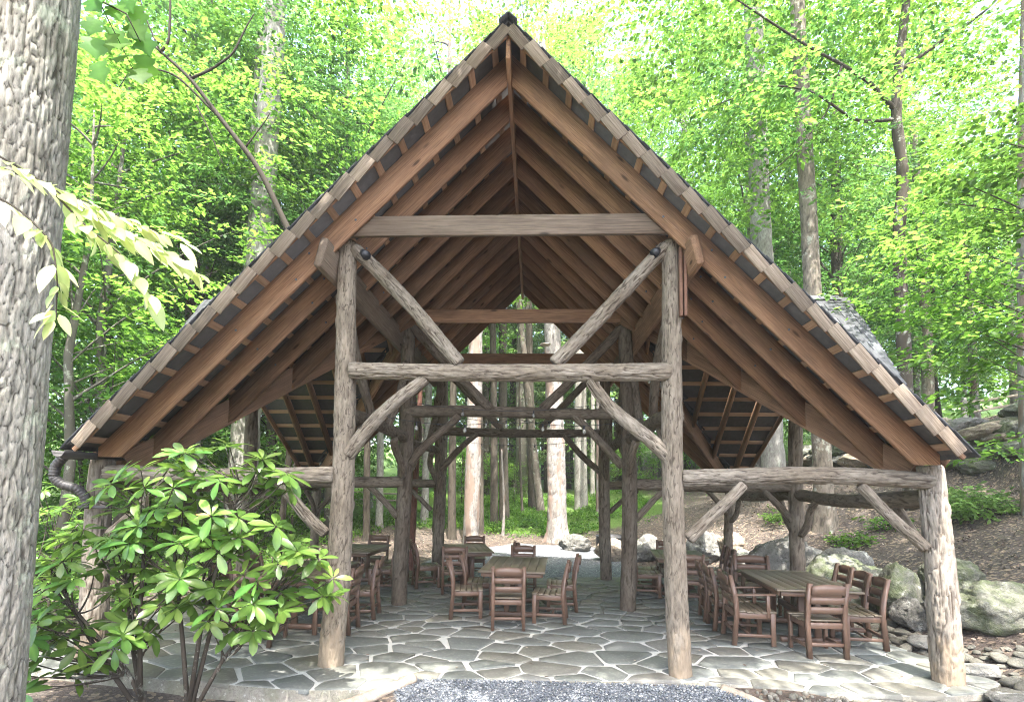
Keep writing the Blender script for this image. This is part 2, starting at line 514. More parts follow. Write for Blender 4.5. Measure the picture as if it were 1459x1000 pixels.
def stone(name, c1, c2, c3, moss=None, mossamt=.5, vary=.25, sc=1.0, lichen=True):
    m, nt, bs, out = newmat(name)
    v = coords(nt, rand=True)
    n1 = noise(nt, v, 2.2*sc, 6, .65, .5); n2 = noise(nt, v, 14*sc, 6, .7); n3 = noise(nt, v, 60*sc, 3, .6)
    c = mixc(nt, ramp(nt, n1, [(.35, 0), (.65, 1)]), c1, c2)
    c = mixc(nt, mth(nt, 'MULTIPLY', ramp(nt, n2, [(.45, 0), (.68, 1)]), .7), c, c3)
    if lichen:
        n4 = noise(nt, v, 6*sc, 8, .75)
        c = mixc(nt, mth(nt, 'MULTIPLY', ramp(nt, n4, [(.58, 0), (.63, 1)]), .65), c, (.50, .50, .45))
    if moss:
        n5 = noise(nt, v, 3.1*sc, 5, .65)
        c = mixc(nt, mth(nt, 'MULTIPLY', ramp(nt, n5, [(.44, 0), (.6, 1)]), mossamt), c, moss)
    hs = N(nt, 'ShaderNodeHueSaturation')
    nt.links.new(mth(nt, 'ADD', mth(nt, 'MULTIPLY', orand(nt), 2*vary), 1-vary), hs.inputs['Value'])
    nt.links.new(c, hs.inputs['Color'])
    nt.links.new(hs.outputs[0], bs.inputs['Base Color'])
    bs.inputs['Roughness'].default_value = .85
    bs.inputs['Specular IOR Level'].default_value = .3
    bump(nt, bs, mth(nt, 'ADD', mth(nt, 'ADD', n1, mth(nt, 'MULTIPLY', n2, .9)), mth(nt, 'MULTIPLY', n3, .35)), .9, .06/sc)
    return m
M['boulder'] = stone('boulder', (.235, .23, .21), (.15, .145, .13), (.075, .07, .06))
M['boulder_moss'] = stone('boulder_moss', (.20, .20, .165), (.135, .135, .11), (.07, .068, .052), moss=(.085, .105, .045), mossamt=.8)
M['boulder_tan'] = stone('boulder_tan', (.33, .275, .21), (.25, .2, .15), (.13, .10, .075))
M['cobble'] = stone('cobble', (.27, .25, .215), (.21, .20, .17), (.15, .135, .11), moss=(.12, .13, .07), mossamt=.35, sc=2.0)

def flag(name):
    m, nt, bs, out = newmat(name)
    v = coords(nt, kind='Object', rand=True)
    n1 = noise(nt, v, 3.5, 5, .6, .6); n2 = noise(nt, v, 22, 5, .7)
    c = ramp(nt, orand(nt), [(0, (.125, .136, .124)), (.25, (.155, .160, .140)), (.5, (.138, .151, .144)), (.68, (.18, .168, .134)), (.8, (.148, .143, .116)), (.9, (.17, .162, .143)), (1, (.172, .183, .173))])
    c = mixc(nt, ramp(nt, n1, [(.3, .45), (.7, 0)]), c, (.095, .098, .088))
    c = mixc(nt, mth(nt, 'MULTIPLY', ramp(nt, n2, [(.5, 0), (.7, 1)]), .45), c, (.29, .285, .25))
    nt.links.new(c, bs.inputs['Base Color'])
    bs.inputs['Roughness'].default_value = .62
    bs.inputs['Specular IOR Level'].default_value = .35
    bump(nt, bs, mth(nt, 'ADD', n1, mth(nt, 'MULTIPLY', n2, .4)), .4, .012)
    return m
M['flag'] = flag('flag')

def mortar():
    m, nt, bs, out = newmat('mortar')
    v = coords(nt)
    n1 = noise(nt, v, 1.4, 4, .6); n2 = noise(nt, v, 55, 4, .7)
    c = mixc(nt, n1, (.33, .33, .295), (.42, .415, .375))
    c = mixc(nt, mth(nt, 'MULTIPLY', n2, .5), c, (.28, .275, .25))
    nt.links.new(c, bs.inputs['Base Color']); bs.inputs['Roughness'].default_value = .9
    bump(nt, bs, n2, .5, .01)
    return m
M['mortar'] = mortar()

def gravel_col(nt, v, scale=38):
    vo = N(nt, 'ShaderNodeTexVoronoi'); vo.inputs['Scale'].default_value = scale
    nt.links.new(v, vo.inputs['Vector'])
    sep = N(nt, 'ShaderNodeSeparateColor'); nt.links.new(vo.outputs['Color'], sep.inputs[0])
    c = ramp(nt, sep.outputs[0], [(0, (.085, .095, .115)), (.35, (.15, .165, .19)), (.75, (.22, .235, .255)), (.93, (.30, .31, .32)), (1, (.45, .45, .44))])
    return c, vo.outputs['Distance']

def ground_mat():
    m, nt, bs, out = newmat('ground')
    v = coords(nt)
    n1 = noise(nt, v, .55, 5, .6); n2 = noise(nt, v, 6, 6, .7); n3 = noise(nt, v, 32, 5, .75)
    vo = N(nt, 'ShaderNodeTexVoronoi'); vo.inputs['Scale'].default_value = 17
    nt.links.new(coords(nt, (1, 1.6, 1)), vo.inputs['Vector'])
    sep = N(nt, 'ShaderNodeSeparateColor'); nt.links.new(vo.outputs['Color'], sep.inputs[0])
    mulch = ramp(nt, n3, [(.25, (.042, .036, .032)), (.5, (.088, .075, .066)), (.72, (.16, .138, .12))])
    mulch = mixc(nt, ramp(nt, sep.outputs[1], [(.78, 0), (.86, .8)]), mulch, (.30, .235, .17))
    mulch = mixc(nt, ramp(nt, n1, [(.4, 0), (.65, .55)]), mulch, (.125, .092, .075))
    grass = ramp(nt, n3, [(.25, (.055, .11, .02)), (.5, (.11, .19, .04)), (.75, (.18, .25, .07))])
    grass = mixc(nt, ramp(nt, n2, [(.45, 0), (.7, .6)]), grass, (.14, .17, .07))
    gr, gd = gravel_col(nt, v, 34)
    gr = mixc(nt, mth(nt, 'MULTIPLY', n2, .3), gr, (.16, .145, .125))
    c = mixc(nt, ramp(nt, mth(nt, 'ADD', attr(nt, 'grass'), mth(nt, 'MULTIPLY', mth(nt, 'SUBTRACT', n2, .5), .9)), [(.4, 0), (.6, 1)]), mulch, grass)
    gm = ramp(nt, mth(nt, 'ADD', attr(nt, 'gravel'), mth(nt, 'MULTIPLY', mth(nt, 'SUBTRACT', n2, .5), .5)), [(.42, 0), (.58, 1)])
    c = mixc(nt, gm, c, gr)
    nt.links.new(c, bs.inputs['Base Color'])
    bs.inputs['Roughness'].default_value = .92; bs.inputs['Specular IOR Level'].default_value = .2
    bump(nt, bs, mth(nt, 'ADD', mth(nt, 'ADD', mth(nt, 'MULTIPLY', n3, .8), n2), mth(nt, 'MULTIPLY', vo.outputs['Distance'], .6)), .9, .05)
    return m
M['ground'] = ground_mat()

def pebble_mat():
    m, nt, bs, out = newmat('pebble')
    t = attr(nt, 'tint')
    c = ramp(nt, t, [(0, (.05, .058, .07)), (.4, (.10, .112, .128)), (.8, (.16, .172, .185)), (.94, (.25, .258, .262)), (1, (.45, .45, .43))])
    nt.links.new(c, bs.inputs['Base Color']); bs.inputs['Roughness'].default_value = .75
    return m
M['pebble'] = pebble_mat()

def litter_mat():
    m, nt, bs, out = newmat('litter')
    t = attr(nt, 'tint')
    c = ramp(nt, t, [(0, (.06, .042, .032)), (.5, (.13, .092, .068)), (.8, (.24, .185, .135)), (1, (.42, .36, .29))])
    nt.links.new(c, bs.inputs['Base Color']); bs.inputs['Roughness'].default_value = .8
    return m
M['litter'] = litter_mat()

G0 = [(0, (.014, .05, .008)), (.35, (.035, .10, .014)), (.7, (.06, .145, .02)), (1, (.095, .20, .035))]
M['leaf_a'] = leafmat('leaf_a', G0, (.33, .62, .095), .5)
M['leaf_b'] = leafmat('leaf_b', [(0, (.014, .05, .012)), (.4, (.035, .10, .025)), (1, (.10, .19, .045))], (.27, .58, .14), .48)
M['leaf_far'] = leafmat('leaf_far', [(0, (.05, .11, .02)), (.5, (.085, .16, .03)), (1, (.14, .22, .05))], (.40, .66, .20), .5)
M['leaf_low'] = leafmat('leaf_low', [(0, (.03, .085, .015)), (.5, (.06, .14, .025)), (1, (.11, .20, .04))], (.28, .54, .07), .45)
M['leaf_fg'] = leafmat('leaf_fg', [(0, (.19, .29, .07)), (1, (.42, .50, .25))], (.85, .92, .45), .5, .3, .7)  # pale young leaves, raised further to carry sun glare in their colour
M['leaf_rhodo'] = leafmat('leaf_rhodo', [(0, (.055, .135, .03)), (.55, (.10, .205, .04)), (1, (.21, .32, .07))], (.34, .60, .08), .32, .32, .5, .3)
M['leaf_yellow'] = leafmat('leaf_yellow', [(0, (.35, .20, .03)), (1, (.45, .26, .04))], (.5, .35, .05), .3, .4)
# ------------------------------------------------------------------ ground
rng = np.random.default_rng(7)
def axis(lo, a, b, hi, step):
    fine = np.arange(a, b+1e-6, step)
    up_, s, x = [], step, b
    while x < hi: s *= 1.13; x += s; up_.append(x)
    dn, s, x = [], step, a
    while x > lo: s *= 1.13; x -= s; dn.append(x)
    return np.array(dn[::-1]+list(fine)+up_)
gx = axis(-160, -7, 13, 160, .14); gy = axis(-60, -1.6, 15, 190, .14)
GX, GY = np.meshgrid(gx, gy)
GZ = h(GX, GY)
rough = vnoise(np.stack([GX.ravel()*3.1, GY.ravel()*3.1, GX.ravel()*0], 1), 3).reshape(GX.shape)-.5
rough2 = vnoise(np.stack([GX.ravel()*9, GY.ravel()*9, GX.ravel()*0], 1), 4).reshape(GX.shape)-.5
def gravel_mask(x, y):
    f = (1-sstep(-.45, -.15, y))*sstep(-1.25, -.95, x + .35*(y+.5))*(1-sstep(2.1, 2.5, x+.45*(y+.3)))
    e = np.hypot((x-.3-.10*(y-9))/2.9, (y-8.9)/3.9)
    b = (1-sstep(.85, 1.1, e))*sstep(5.6, 6.0, y)
    road = np.exp(-((x-.55*y-9.5)/2.0)**2)*sstep(14, 17, y)
    return np.clip(f+b+road, 0, 1)
def grass_mask(x, y):
    g = sstep(13.5, 17, y-.25*np.abs(x-1))*(1-.75*sstep(5, 8, x))
    g = g + .55*sstep(7, 10, -x) + .6*sstep(13, 16, x)*sstep(14, 20, y)
    return np.clip(g, 0, 1)
GR, GG = gravel_mask(GX, GY), grass_mask(GX, GY)
GZ = GZ + (rough*.05+rough2*.025)*(1-.8*GR)*(1-sstep(-7, -5.4, GX)*(1-sstep(5., 6., GX))*(1-sstep(5.6, 6.6, GY))*sstep(-1.0, -.3, GY))
nx, ny = len(gx), len(gy)
ii = (np.arange(ny-1)[:, None]*nx+np.arange(nx-1)[None, :]).ravel()
me = mesh('ground', np.stack([GX.ravel(), GY.ravel(), GZ.ravel()], 1), np.stack([ii, ii+1, ii+nx+1, ii+nx], 1), M['ground'], True,
          {'gravel': ('POINT', GR.ravel()), 'grass': ('POINT', GG.ravel())})
tag(put('ground', me), 'brown mulch forest floor with gravel paths and a grassy rise behind the pavilion', kind='structure')

# ------------------------------------------------------------------ patio
OUT = [(-5.7, -.25), (-5.0, -.38), (-4.0, -.5), (-3.0, -.62), (-2.0, -.74), (-1.4, -.68), (-.95, -.36), (.6, -.28), (2.2, -.2), (3.3, -.42), (4.3, -.45), (5.0, -.3), (5.35, 0.0), (5.3, .5),
       (5.1, 1.3), (5.15, 2.5), (5.3, 3.9), (5.3, 6.2), (2.7, 6.5), (.4, 6.15), (-1.2, 5.9), (-2.6, 5.6), (-3.6, 6.3), (-5.7, 6.3)]
n = len(OUT)
V = [(x, y, -.014) for x, y in OUT]+[(x, y, -.3) for x, y in OUT]
F = [tuple(range(n))]+[(i, i+n, (i+1) % n+n, (i+1) % n) for i in range(n)]
patio = tag(put('patio', mesh('patio', V, F, [M['mortar'], M['cobble']], midx=[0]+[1]*n)), 'irregular grey flagstone patio set in pale mortar under the pavilion', kind='structure')

def inside_poly(p, poly):
    x, y = p; c = False
    for (x1, y1), (x2, y2) in zip(poly, poly[1:]+poly[:1]):
        if (y1 > y) != (y2 > y) and x < (x2-x1)*(y-y1)/(y2-y1)+x1: c = not c
    return c
sites, tries = [], 0
while tries < 9000:
    tries += 1
    p = (rng.uniform(-5.7, 5.4), rng.uniform(-.75, 6.5))
    if not inside_poly(p, OUT): continue
    r = rng.choice([.24, .34, .43, .54], p=[.25, .35, .28, .12])
    if all(math.hypot((p[0]-q[0])*.8, (p[1]-q[1])*1.12) > (r+q[2])/2 for q in sites): sites.append((*p, r))
sites.sort(key=lambda q: q[1]+6)
print('flagstones', len(sites))
def clip(poly, px, py, nx_, ny_):
    res = []
    for a, b in zip(poly, poly[1:]+poly[:1]):
        da = (a[0]-px)*nx_+(a[1]-py)*ny_; db = (b[0]-px)*nx_+(b[1]-py)*ny_
        if da <= 0: res.append(a)
        if da*db < 0:
            t = da/(da-db); res.append((a[0]+t*(b[0]-a[0]), a[1]+t*(b[1]-a[1])))
    return res
SX, SY = .8, 1.12
rest = []
for i, (x, y, r) in enumerate(sites):
    poly = list(OUT)
    for j, (x2, y2, r2) in enumerate(sites):
        if j == i or abs(x2-x) > 2.2 or abs(y2-y) > 2.2: continue
        dx, dy = (x2-x)*SX*SX, (y2-y)*SY*SY
        L = math.hypot(dx, dy)
        wgt = .5+.3*(r-r2)/(r+r2)
        pa = ((min(i, j)*7919+max(i, j)*104729) % 1000/1000-.5)*.5
        dx, dy = dx*math.cos(pa)-dy*math.sin(pa), dx*math.sin(pa)+dy*math.cos(pa)
        gap = rng.uniform(.012, .03)
        poly = clip(poly, x+(x2-x)*wgt-dx/L*gap, y+(y2-y)*wgt-dy/L*gap, dx/L, dy/L)
        if len(poly) < 3: break
    if len(poly) < 3: continue
    # drop tiny edges, jitter and soften the corners
    q = [p for k, p in enumerate(poly) if math.dist(p, poly[k-1]) > .05]
    if len(q) < 3: continue
    cx = sum(p[0] for p in q)/len(q); cy = sum(p[1] for p in q)/len(q)
    q2 = []
    for k, p in enumerate(q):
        a, b = q[k-1], q[(k+1) % len(q)]
        t = rng.uniform(.03, .11)
        q2 += [(p[0]+(a[0]-p[0])*t, p[1]+(a[1]-p[1])*t), (p[0]+(b[0]-p[0])*t*rng.uniform(.6, 1.3), p[1]+(b[1]-p[1])*t)]
    q2 = [(p[0]+rng.normal(0, .006), p[1]+rng.normal(0, .006)) for p in q2]
    m_ = len(q2)
    top = rng.uniform(-.003, .006)
    Vs = [(px-cx, py-cy, -.045) for px, py in q2]+[(px-cx, py-cy, top-.006) for px, py in q2]
    for px, py in q2:
        d = math.hypot(px-cx, py-cy)+1e-6
        Vs.append(((px-cx)*(1-.014/d), (py-cy)*(1-.014/d), top))
    Fs = [tuple(range(2*m_, 3*m_))]
    for k in range(m_):
        k2 = (k+1) % m_
        Fs += [(k, k2, k2+m_, k+m_), (k+m_, k2+m_, k2+2*m_, k+2*m_)]
    if i < 298: put('flagstone', mesh('flagstone', Vs, Fs, M['flag']), patio, Matrix.Translation((cx, cy, 0)))
    else: rest.append((np.array(Vs)+np.array([cx, cy, 0]), Fs))
if rest:
    V_, F_ = join(rest)
    tag(put('flagstones', mesh('flagstones', V_, F_, M['flag']), patio), kind='stuff')
# stone kerb along the raised front left edge of the slab
for k in range(5, 10):
    pass

# ------------------------------------------------------------------ pavilion
ZR, ZB, ZT = 7.14, 6.70, 7.06          # ridge heights of shingle top, rafter bottom and rafter top planes (45 degree pitch)
YC, ZC = 3.05, 5.36                    # cross gable ridge
Y0, Y1 = -.60, 6.75
pav = thing('pavilion', 'open rustic timber pavilion of bark covered logs under a steep shingled gable roof', 'pavilion', (0, 3, 0))
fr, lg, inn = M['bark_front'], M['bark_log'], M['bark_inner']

def lg_(name, p0, p1, r0, r1=None, mat=inn, **kw):
    return log(name, p0, p1, r0, r1 or r0*.9, mat, pav, **kw)
# posts
hi = dict(seg=80, dz=.02)
lg_('post', (-1.965, .02, -.05), (-1.925, 0, 4.93), .142, .108, fr, bend=.035, amp=.011, cell=(.03, .10), knots=6, **hi)
lg_('post', (1.955, -.01, -.05), (1.895, 0, 4.9), .128, .106, fr, bend=.03, amp=.011, cell=(.03, .2), knots=5, **hi)
lg_('post', (4.80, -.01, -.05), (4.70, 0, 2.32), .155, .125, M['bark_outer'], bend=.045, amp=.017, cell=(.036, .22), knots=4, **hi)
lg_('post', (-4.80, 0, -.1), (-4.78, 0, 2.30), .15, .125, M['bark_outer'], bend=.03, amp=.016, cell=(.036, .22), **hi)
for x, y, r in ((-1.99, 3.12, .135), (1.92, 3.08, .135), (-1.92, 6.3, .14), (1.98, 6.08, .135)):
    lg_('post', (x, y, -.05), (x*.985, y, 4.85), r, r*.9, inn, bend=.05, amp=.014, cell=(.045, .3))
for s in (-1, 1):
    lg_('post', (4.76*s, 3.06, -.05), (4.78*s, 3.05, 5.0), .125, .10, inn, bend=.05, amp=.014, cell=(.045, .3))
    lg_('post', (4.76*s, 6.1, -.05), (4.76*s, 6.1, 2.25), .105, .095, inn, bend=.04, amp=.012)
# log beams across
lg_('log_beam', (-1.83, -.04, 3.365), (1.86, -.06, 3.35), .098, .105, lg, bend=.03, amp=.013, cell=(.032, .24), seg=72, dz=.02, cap=.06)
for y in (3.1, 6.1):
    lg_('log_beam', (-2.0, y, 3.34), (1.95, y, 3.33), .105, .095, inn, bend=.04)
for s in (-1, 1):
    lg_('log_beam', (1.98*s, -.03, 2.145), (4.69*s, -.05, 2.145), .10, .092, lg, bend=.035, amp=.013, cell=(.032, .24), seg=72, dz=.02, cap=.06)
    for y in (3.1, 6.1):
        lg_('log_beam', (1.95*s, y, 2.11), (4.7*s, y, 2.11), .10, .09, inn, bend=.03)
    lg_('log_beam', (1.96*s, .05, 2.86), (1.95*s, 3.0, 2.88), .105, .095, inn, bend=.06)
    lg_('log_beam', (1.95*s, 3.2, 2.88), (1.95*s, 6.1, 2.86), .10, .09, inn, bend=.05)
    lg_('log_beam', (4.76*s, .1, 1.955), (4.77*s, 3.0, 1.97), .105, .095, inn, bend=.06)
    lg_('log_beam', (4.77*s, 3.1, 1.97), (4.76*s, 6.2, 1.98), .10, .09, inn, bend=.05)
# braces
for y, mat, kw in ((0, lg, dict(seg=56, dz=.02, amp=.012, cell=(.03, .22))), (3.1, inn, {}), (6.1, inn, {})):
    for s in (-1, 1):
        yy = y-.02
        if y == 0:
            lg_('brace', (1.84*s, yy, 4.84), (.55*s, yy, 3.45), .082, .085, mat, bend=.03, **kw)
            lg_('brace', (.95*s, yy, 3.28), (1.84*s, yy, 2.38), .068, .085, mat, bend=.045, **kw)
            lg_('brace', (2.66*s, yy-.02, 2.09), (2.05*s, yy-.02, 1.47), .062, .07, mat, bend=.02, **kw)
            lg_('brace', (3.93*s, yy-.02, 2.10), (4.60*s, yy-.03, 1.42), .058, .064, mat, bend=.02, **kw)
        else:
            lg_('brace', (1.85*s, yy, 4.85), (.45*s, yy, 3.40), .085, .08, mat, bend=.02)
            lg_('brace', (1.0*s, yy, 3.28), (1.85*s, yy, 2.42), .065, .075, mat, bend=.04)
            lg_('brace', (2.6*s, yy, 2.06), (2.05*s, yy, 1.5), .05, .06, mat, bend=.02)
            lg_('brace', (4.2*s, yy, 2.06), (4.7*s, yy, 1.5), .05, .06, mat, bend=.02)
for s in (-1, 1):
    for (ya, za, yb, zb) in ((.12, 4.2, 1.25, 2.95), (3.0, 4.2, 2.0, 2.95), (3.2, 4.2, 4.2, 2.95), (6.0, 4.1, 5.1, 2.95), (.8, 2.8, .1, 2.1), (2.4, 2.8, 3.0, 2.2), (3.8, 2.8, 3.2, 2.2), (5.5, 2.8, 6.0, 2.2)):
        lg_('brace', (1.95*s, ya, za), (1.95*s, yb, zb), .068, .06, inn, bend=.05)
    for (ya, za, yb, zb) in ((2.95, 1.3, 2.42, 1.9), (3.15, 1.3, 3.68, 1.9), (6.0, 1.35, 5.5, 1.92), (.12, 1.35, .7, 1.9)):
        lg_('brace', (4.76*s, ya, za), (4.76*s, yb, zb), .06, .052, inn, bend=.03)

# sawn timbers
ra = M['rafter']
for y in (-.155, 3.0, 6.0):
    box('collar_tie', 3.86 if y < 0 else 3.7, .055, .235, M['tie'] if y < 0 else ra, pav, Matrix.Translation((0.03, y, 5.03)))
for s in (-1, 1):
    Mx = Matrix.Translation((2.07*s, 3.0, 4.615)) @ Matrix.Rotation(R(-13)*s, 4, 'Y') @ Matrix.Rotation(R(90), 4, 'Z')
    box('plate_beam', 6.85, .10, .34, ra if s > 0 else M['tie'], pav, Mx, .02)
    V_, F_ = cbox_geo(.11, .05, .16)
beam('ridge_board', (0, -.56, 6.86), (0, 6.72, 6.86), .05, .29, ra, pav)

RY = [-.22+.585*k for k in range(12)]
for y in RY:
    for s in (-1, 1):
        dv = abs(y-YC)
        xe = min(4.66, 1.8+dv-.04)
        f = .028
        pr = [(f*s, y-.025, ZT-f), (f*s, y-.025, ZB-f)]
        if xe > 4.4:
            pr += [((ZB-2.315)*s, y-.025, 2.315), (4.64*s, y-.025, 2.315), (4.64*s, y-.025, ZT-4.64)]
        else:
            pr += [(xe*s, y-.025, ZB-xe), (xe*s, y-.025, ZT-xe)]
        prism('rafter', pr, (0, .05, 0), (s, 0, -1), ra, pav)
# valley beams
for s in (-1, 1):
    for q in (-1, 1):
        a = Vector((4.62*s, YC+q*2.86, ZT-4.62-.19)); b = Vector((1.80*s, YC+q*.04, ZT-1.80-.19))
        beam('valley_beam', a, b, .055, .30, ra, pav)
# cross gable ridge, rafters
for s in (-1, 1):
    beam('cross_ridge_board', (1.75*s, YC, ZC-.24), (5.56*s, YC, ZC-.24), .05, .26, ra, pav)
    for x in (2.35, 2.95, 3.55, 4.15, 4.72):
        dv = x-1.83
        if dv < .15: continue
        for q in (-1, 1):
            y1 = YC+q*min(dv, 3.0)
            pr = [(x*s, YC+q*.028, ZC-.10-.028), (x*s, YC+q*.028, ZC-.34-.028), (x*s, y1, ZC-.34-abs(y1-YC)), (x*s, y1, ZC-.10-abs(y1-YC))]
            prism('cross_rafter', pr, (.05*s, 0, 0), (0, q, -1), ra, pav)
# laths (one across every row of rafters)
lt = M['lath']
def lath(p0, p1, upv):
    beam('lath', p0, p1, .085, .022, lt, pav, upv, .003)
for s in (-1, 1):
    for k in range(18):
        x = .16+.26*k
        z = ZT-x+.016
        u_ = (s, 0, 1)
        if x < 1.7: lath((x*s, Y0+.015, z), (x*s, Y1-.02, z), u_)
        else:
            g = x-1.8
            lath((x*s, Y0+.015, z), (x*s, YC-g-.02, z), u_); lath((x*s, YC+g+.02, z), (x*s, Y1-.02, z), u_)
    for q in (-1, 1):
        for k in range(12):
            d = .14+.26*k
            if d > (3.05 if q > 0 else 2.8): break
            xe = 5.66-.22*d
            y = YC+q*d; z = ZC-.10-d+.016
            lath(((1.86+d)*s, y, z), (xe*s, y, z), (0, q, 1))
# dark underside of the shingles
def slab(name, pts, t, mat, parent):
    pts = [Vector(p) for p in pts]
    nrm = (pts[1]-pts[0]).cross(pts[2]-pts[0]).normalized()
    if nrm.z < 0: nrm = -nrm; pts = pts[::-1]
    n = len(pts)
    V = [list(p) for p in pts]+[list(p+nrm*t) for p in pts]
    F = [tuple(range(n-1, -1, -1)), tuple(range(n, 2*n))]+[(i, (i+1) % n, (i+1) % n+n, i+n) for i in range(n)]
    return put(name, mesh(name, V, F, mat), parent, Matrix.Identity(4))
zd = ZT+.041
for s in (-1, 1):
    pl = [(0, Y0), (4.68, Y0), (4.68, YC-2.88), (1.8, YC), (4.68, YC+2.88), (4.68, Y1), (0, Y1)]
    # two convex pieces keep the faces clean
    for piece in ([pl[0], pl[1], pl[2], pl[3], (0, YC)], [(0, YC), pl[3], pl[4], pl[5], pl[6]]):
        slab('roof_underlay', [(x*s, y, zd-x) for x, y in piece], .012, M['felt'], pav)
    for q in (-1, 1):
        slab('roof_underlay', [(x*s, YC+q*d, ZC-.10+.041-d) for x, d in (((1.82, 0), (5.70, 0), (5.02, 3.1), (4.82, 2.98)) if q > 0 else ((1.82, 0), (5.70, 0), (5.07, 2.86), (4.68, 2.86)))], .012, M['felt'], pav)
# shingle courses
def shingle_rows(edge_fn, nrow, expo, dirn, u_, org, sel, rgen, individually=None):
    """sheets of overlapping shingles; org(k) start point of row k on the roof plane, dirn along the eave, u_ down the slope"""
    dirn, u_ = Vector(dirn), Vector(u_)
    nr = dirn.cross(u_).normalized()
    if nr.z < 0: nr = -nr
    parts = []
    for k in range(nrow):
        a0, a1 = edge_fn(k*expo+expo*.5)
        x = a0
        while x < a1-.04:
            wd = min(rgen.uniform(.14, .30), a1-x)
            cpt = org+u_*(k*expo+expo*.62)+dirn*(x+wd/2)
            if sel(x+wd/2, k*expo):
                X = (u_+nr*(-.045)).normalized()
                Mx = frame(cpt+nr*(.022+rgen.uniform(0, .006)), X, nr)
                if individually and individually(cpt):
                    box('roof_shingle', expo*1.45, wd-.006, .026, M['shingle'], pav, Mx, .002)
                else:
                    c8 = np.array([[sx*expo*.72, sy*(wd-.006)/2, sz*.008, 1] for sx in (-1, 1) for sy in (-1, 1) for sz in (-1, 1)])
                    Vw = (np.array(Mx) @ c8.T).T[:, :3]
                    parts.append((Vw, [(0, 1, 3, 2), (4, 6, 7, 5), (0, 4, 5, 1), (2, 3, 7, 6), (0, 2, 6, 4), (1, 5, 7, 3)]))
            x += wd+.004
    return parts
parts = []
rg = np.random.default_rng(5)
r2 = math.sqrt(2)
for s in (-1, 1):
    org = Vector((0, 0, zd+.014)); u_ = Vector((s, 0, -1)).normalized()
    def sel(y, d, s=s): return d/r2 < 1.75+abs(y-YC)
    parts += shingle_rows(lambda d: (Y0-.01, Y1), 26, .255, (0, 1, 0), u_, org, sel, rg)
    for q in (-1, 1):
        org2 = Vector((0, YC, ZC-.10+.041+.014)); u2 = Vector((0, q, -1)).normalized()
        def sel2(x, d, q=q): return x > 1.9+d/r2 and (q > 0 or d/r2 < 2.62)
        parts += shingle_rows(lambda d: (1.9, 5.70-.22*d/r2), 17, .255, (s, 0, 0), u2, org2, sel2, rg,
                              (lambda c: c.x > 3.9) if (s == 1 and q == -1) else None)
V_, F_ = join(parts)
tag(put('roof_shingles', mesh('roof_shingles', V_, F_, M['shingle']), pav, Matrix.Identity(4)), kind='stuff')
# ridge caps
for k in range(24):
    y = Y0+.12+.305*k
    for s in (-1, 1):
        box('ridge_cap', .34, .13, .018, M['shingle'], pav, frame((.05*s, y, ZR+.035-.05), (0, 1, -.05), (s, 0, 1)), .003)
for s in (-1, 1):
    for k in range(12):
        x = 1.95+.31*k
        for q in (-1, 1):
            box('ridge_cap', .34, .16, .018, M['shingle'], pav, frame((x*s, YC+q*.05, ZC-.01-.05+.045), (s, 0, -.04), (0, q, 1)), .003)
# tan rake shingles hung along both front edges
for s in (-1, 1):
    for k in range(22):
        x = .105+.2085*k
        ang = R(3.5)
        d = Vector((s, 0, -1)).normalized()
        nr = Vector((s, 0, 1)).normalized()
        dd = (d*math.cos(ang)-nr*math.sin(ang)*-1*.35)
        c_ = Vector((x*s, Y0-.012-.0045*(k % 2)-.003*(k % 3), zd-x-.082+rg.uniform(-.008, .008)))
        box('rake_shingle', .30, .018, .122+.012*(k % 3), M['rake'], pav, frame(c_, d-nr*.13, nr), .003)
        if k % 1 == 0:
            pass
    beam('rake_strip', (.02*s, Y0+.018, ZT-.02-.075), (4.62*s, Y0+.018, ZT-4.62-.075), .03, .05, ra, pav, (s, 0, 1))
# prow gable rakes
for s in (-1, 1):
    for q in (-1, 1):
        beam('gable_rake', (5.68*s, YC, ZC-.17), ((5.0 if q > 0 else 5.05)*s, YC+q*(3.02 if q > 0 else 2.84), ZC-.17-(3.02 if q > 0 else 2.84)), .025, .13, ra, pav, (0, q, 1))
# fittings
box('cable_cover', .035, .05, .80, M['brown_box'], pav, Matrix.Translation((1.965, -.135, 4.37)))
box('cable_cover', .035, .05, .80, M['brown_box'], pav, Matrix.Translation((2.02, -.12, 4.38)))
for x, s in ((1.74, 1), (-1.72, -1)):
    parts = [tube_geo([(x, -.06, 4.77), (x-.07*s, -.13, 4.70)], [.04, .055], 12), tube_geo([(x+.05*s, -.02, 4.80), (x, -.06, 4.78)], .02, 8), cbox_geo(.05, .05, .09)]
    parts[2] = (parts[2][0]+np.array([x+.06*s, 0, 4.8]), parts[2][1])
    V_, F_ = join(parts)
    put('floodlight', mesh('floodlight', V_, F_, M['black_metal']), pav, Matrix.Identity(4))
_bt = mesh('bolt', *tube_geo([(0, 0, 0), (0, -.008, 0)], [.014, .011], 8), M['steel_blue'])
for k, y in enumerate(RY[:4]):
    for s in (-1, 1):
        for x, dz in ((1.75, .24), (2.28, .10), (2.42, .27), (3.1, .18)):
            put('bolt', _bt, pav, Matrix.Translation(((x+.06*k)*s, y-.026, ZT-x-.06*k-dz)))
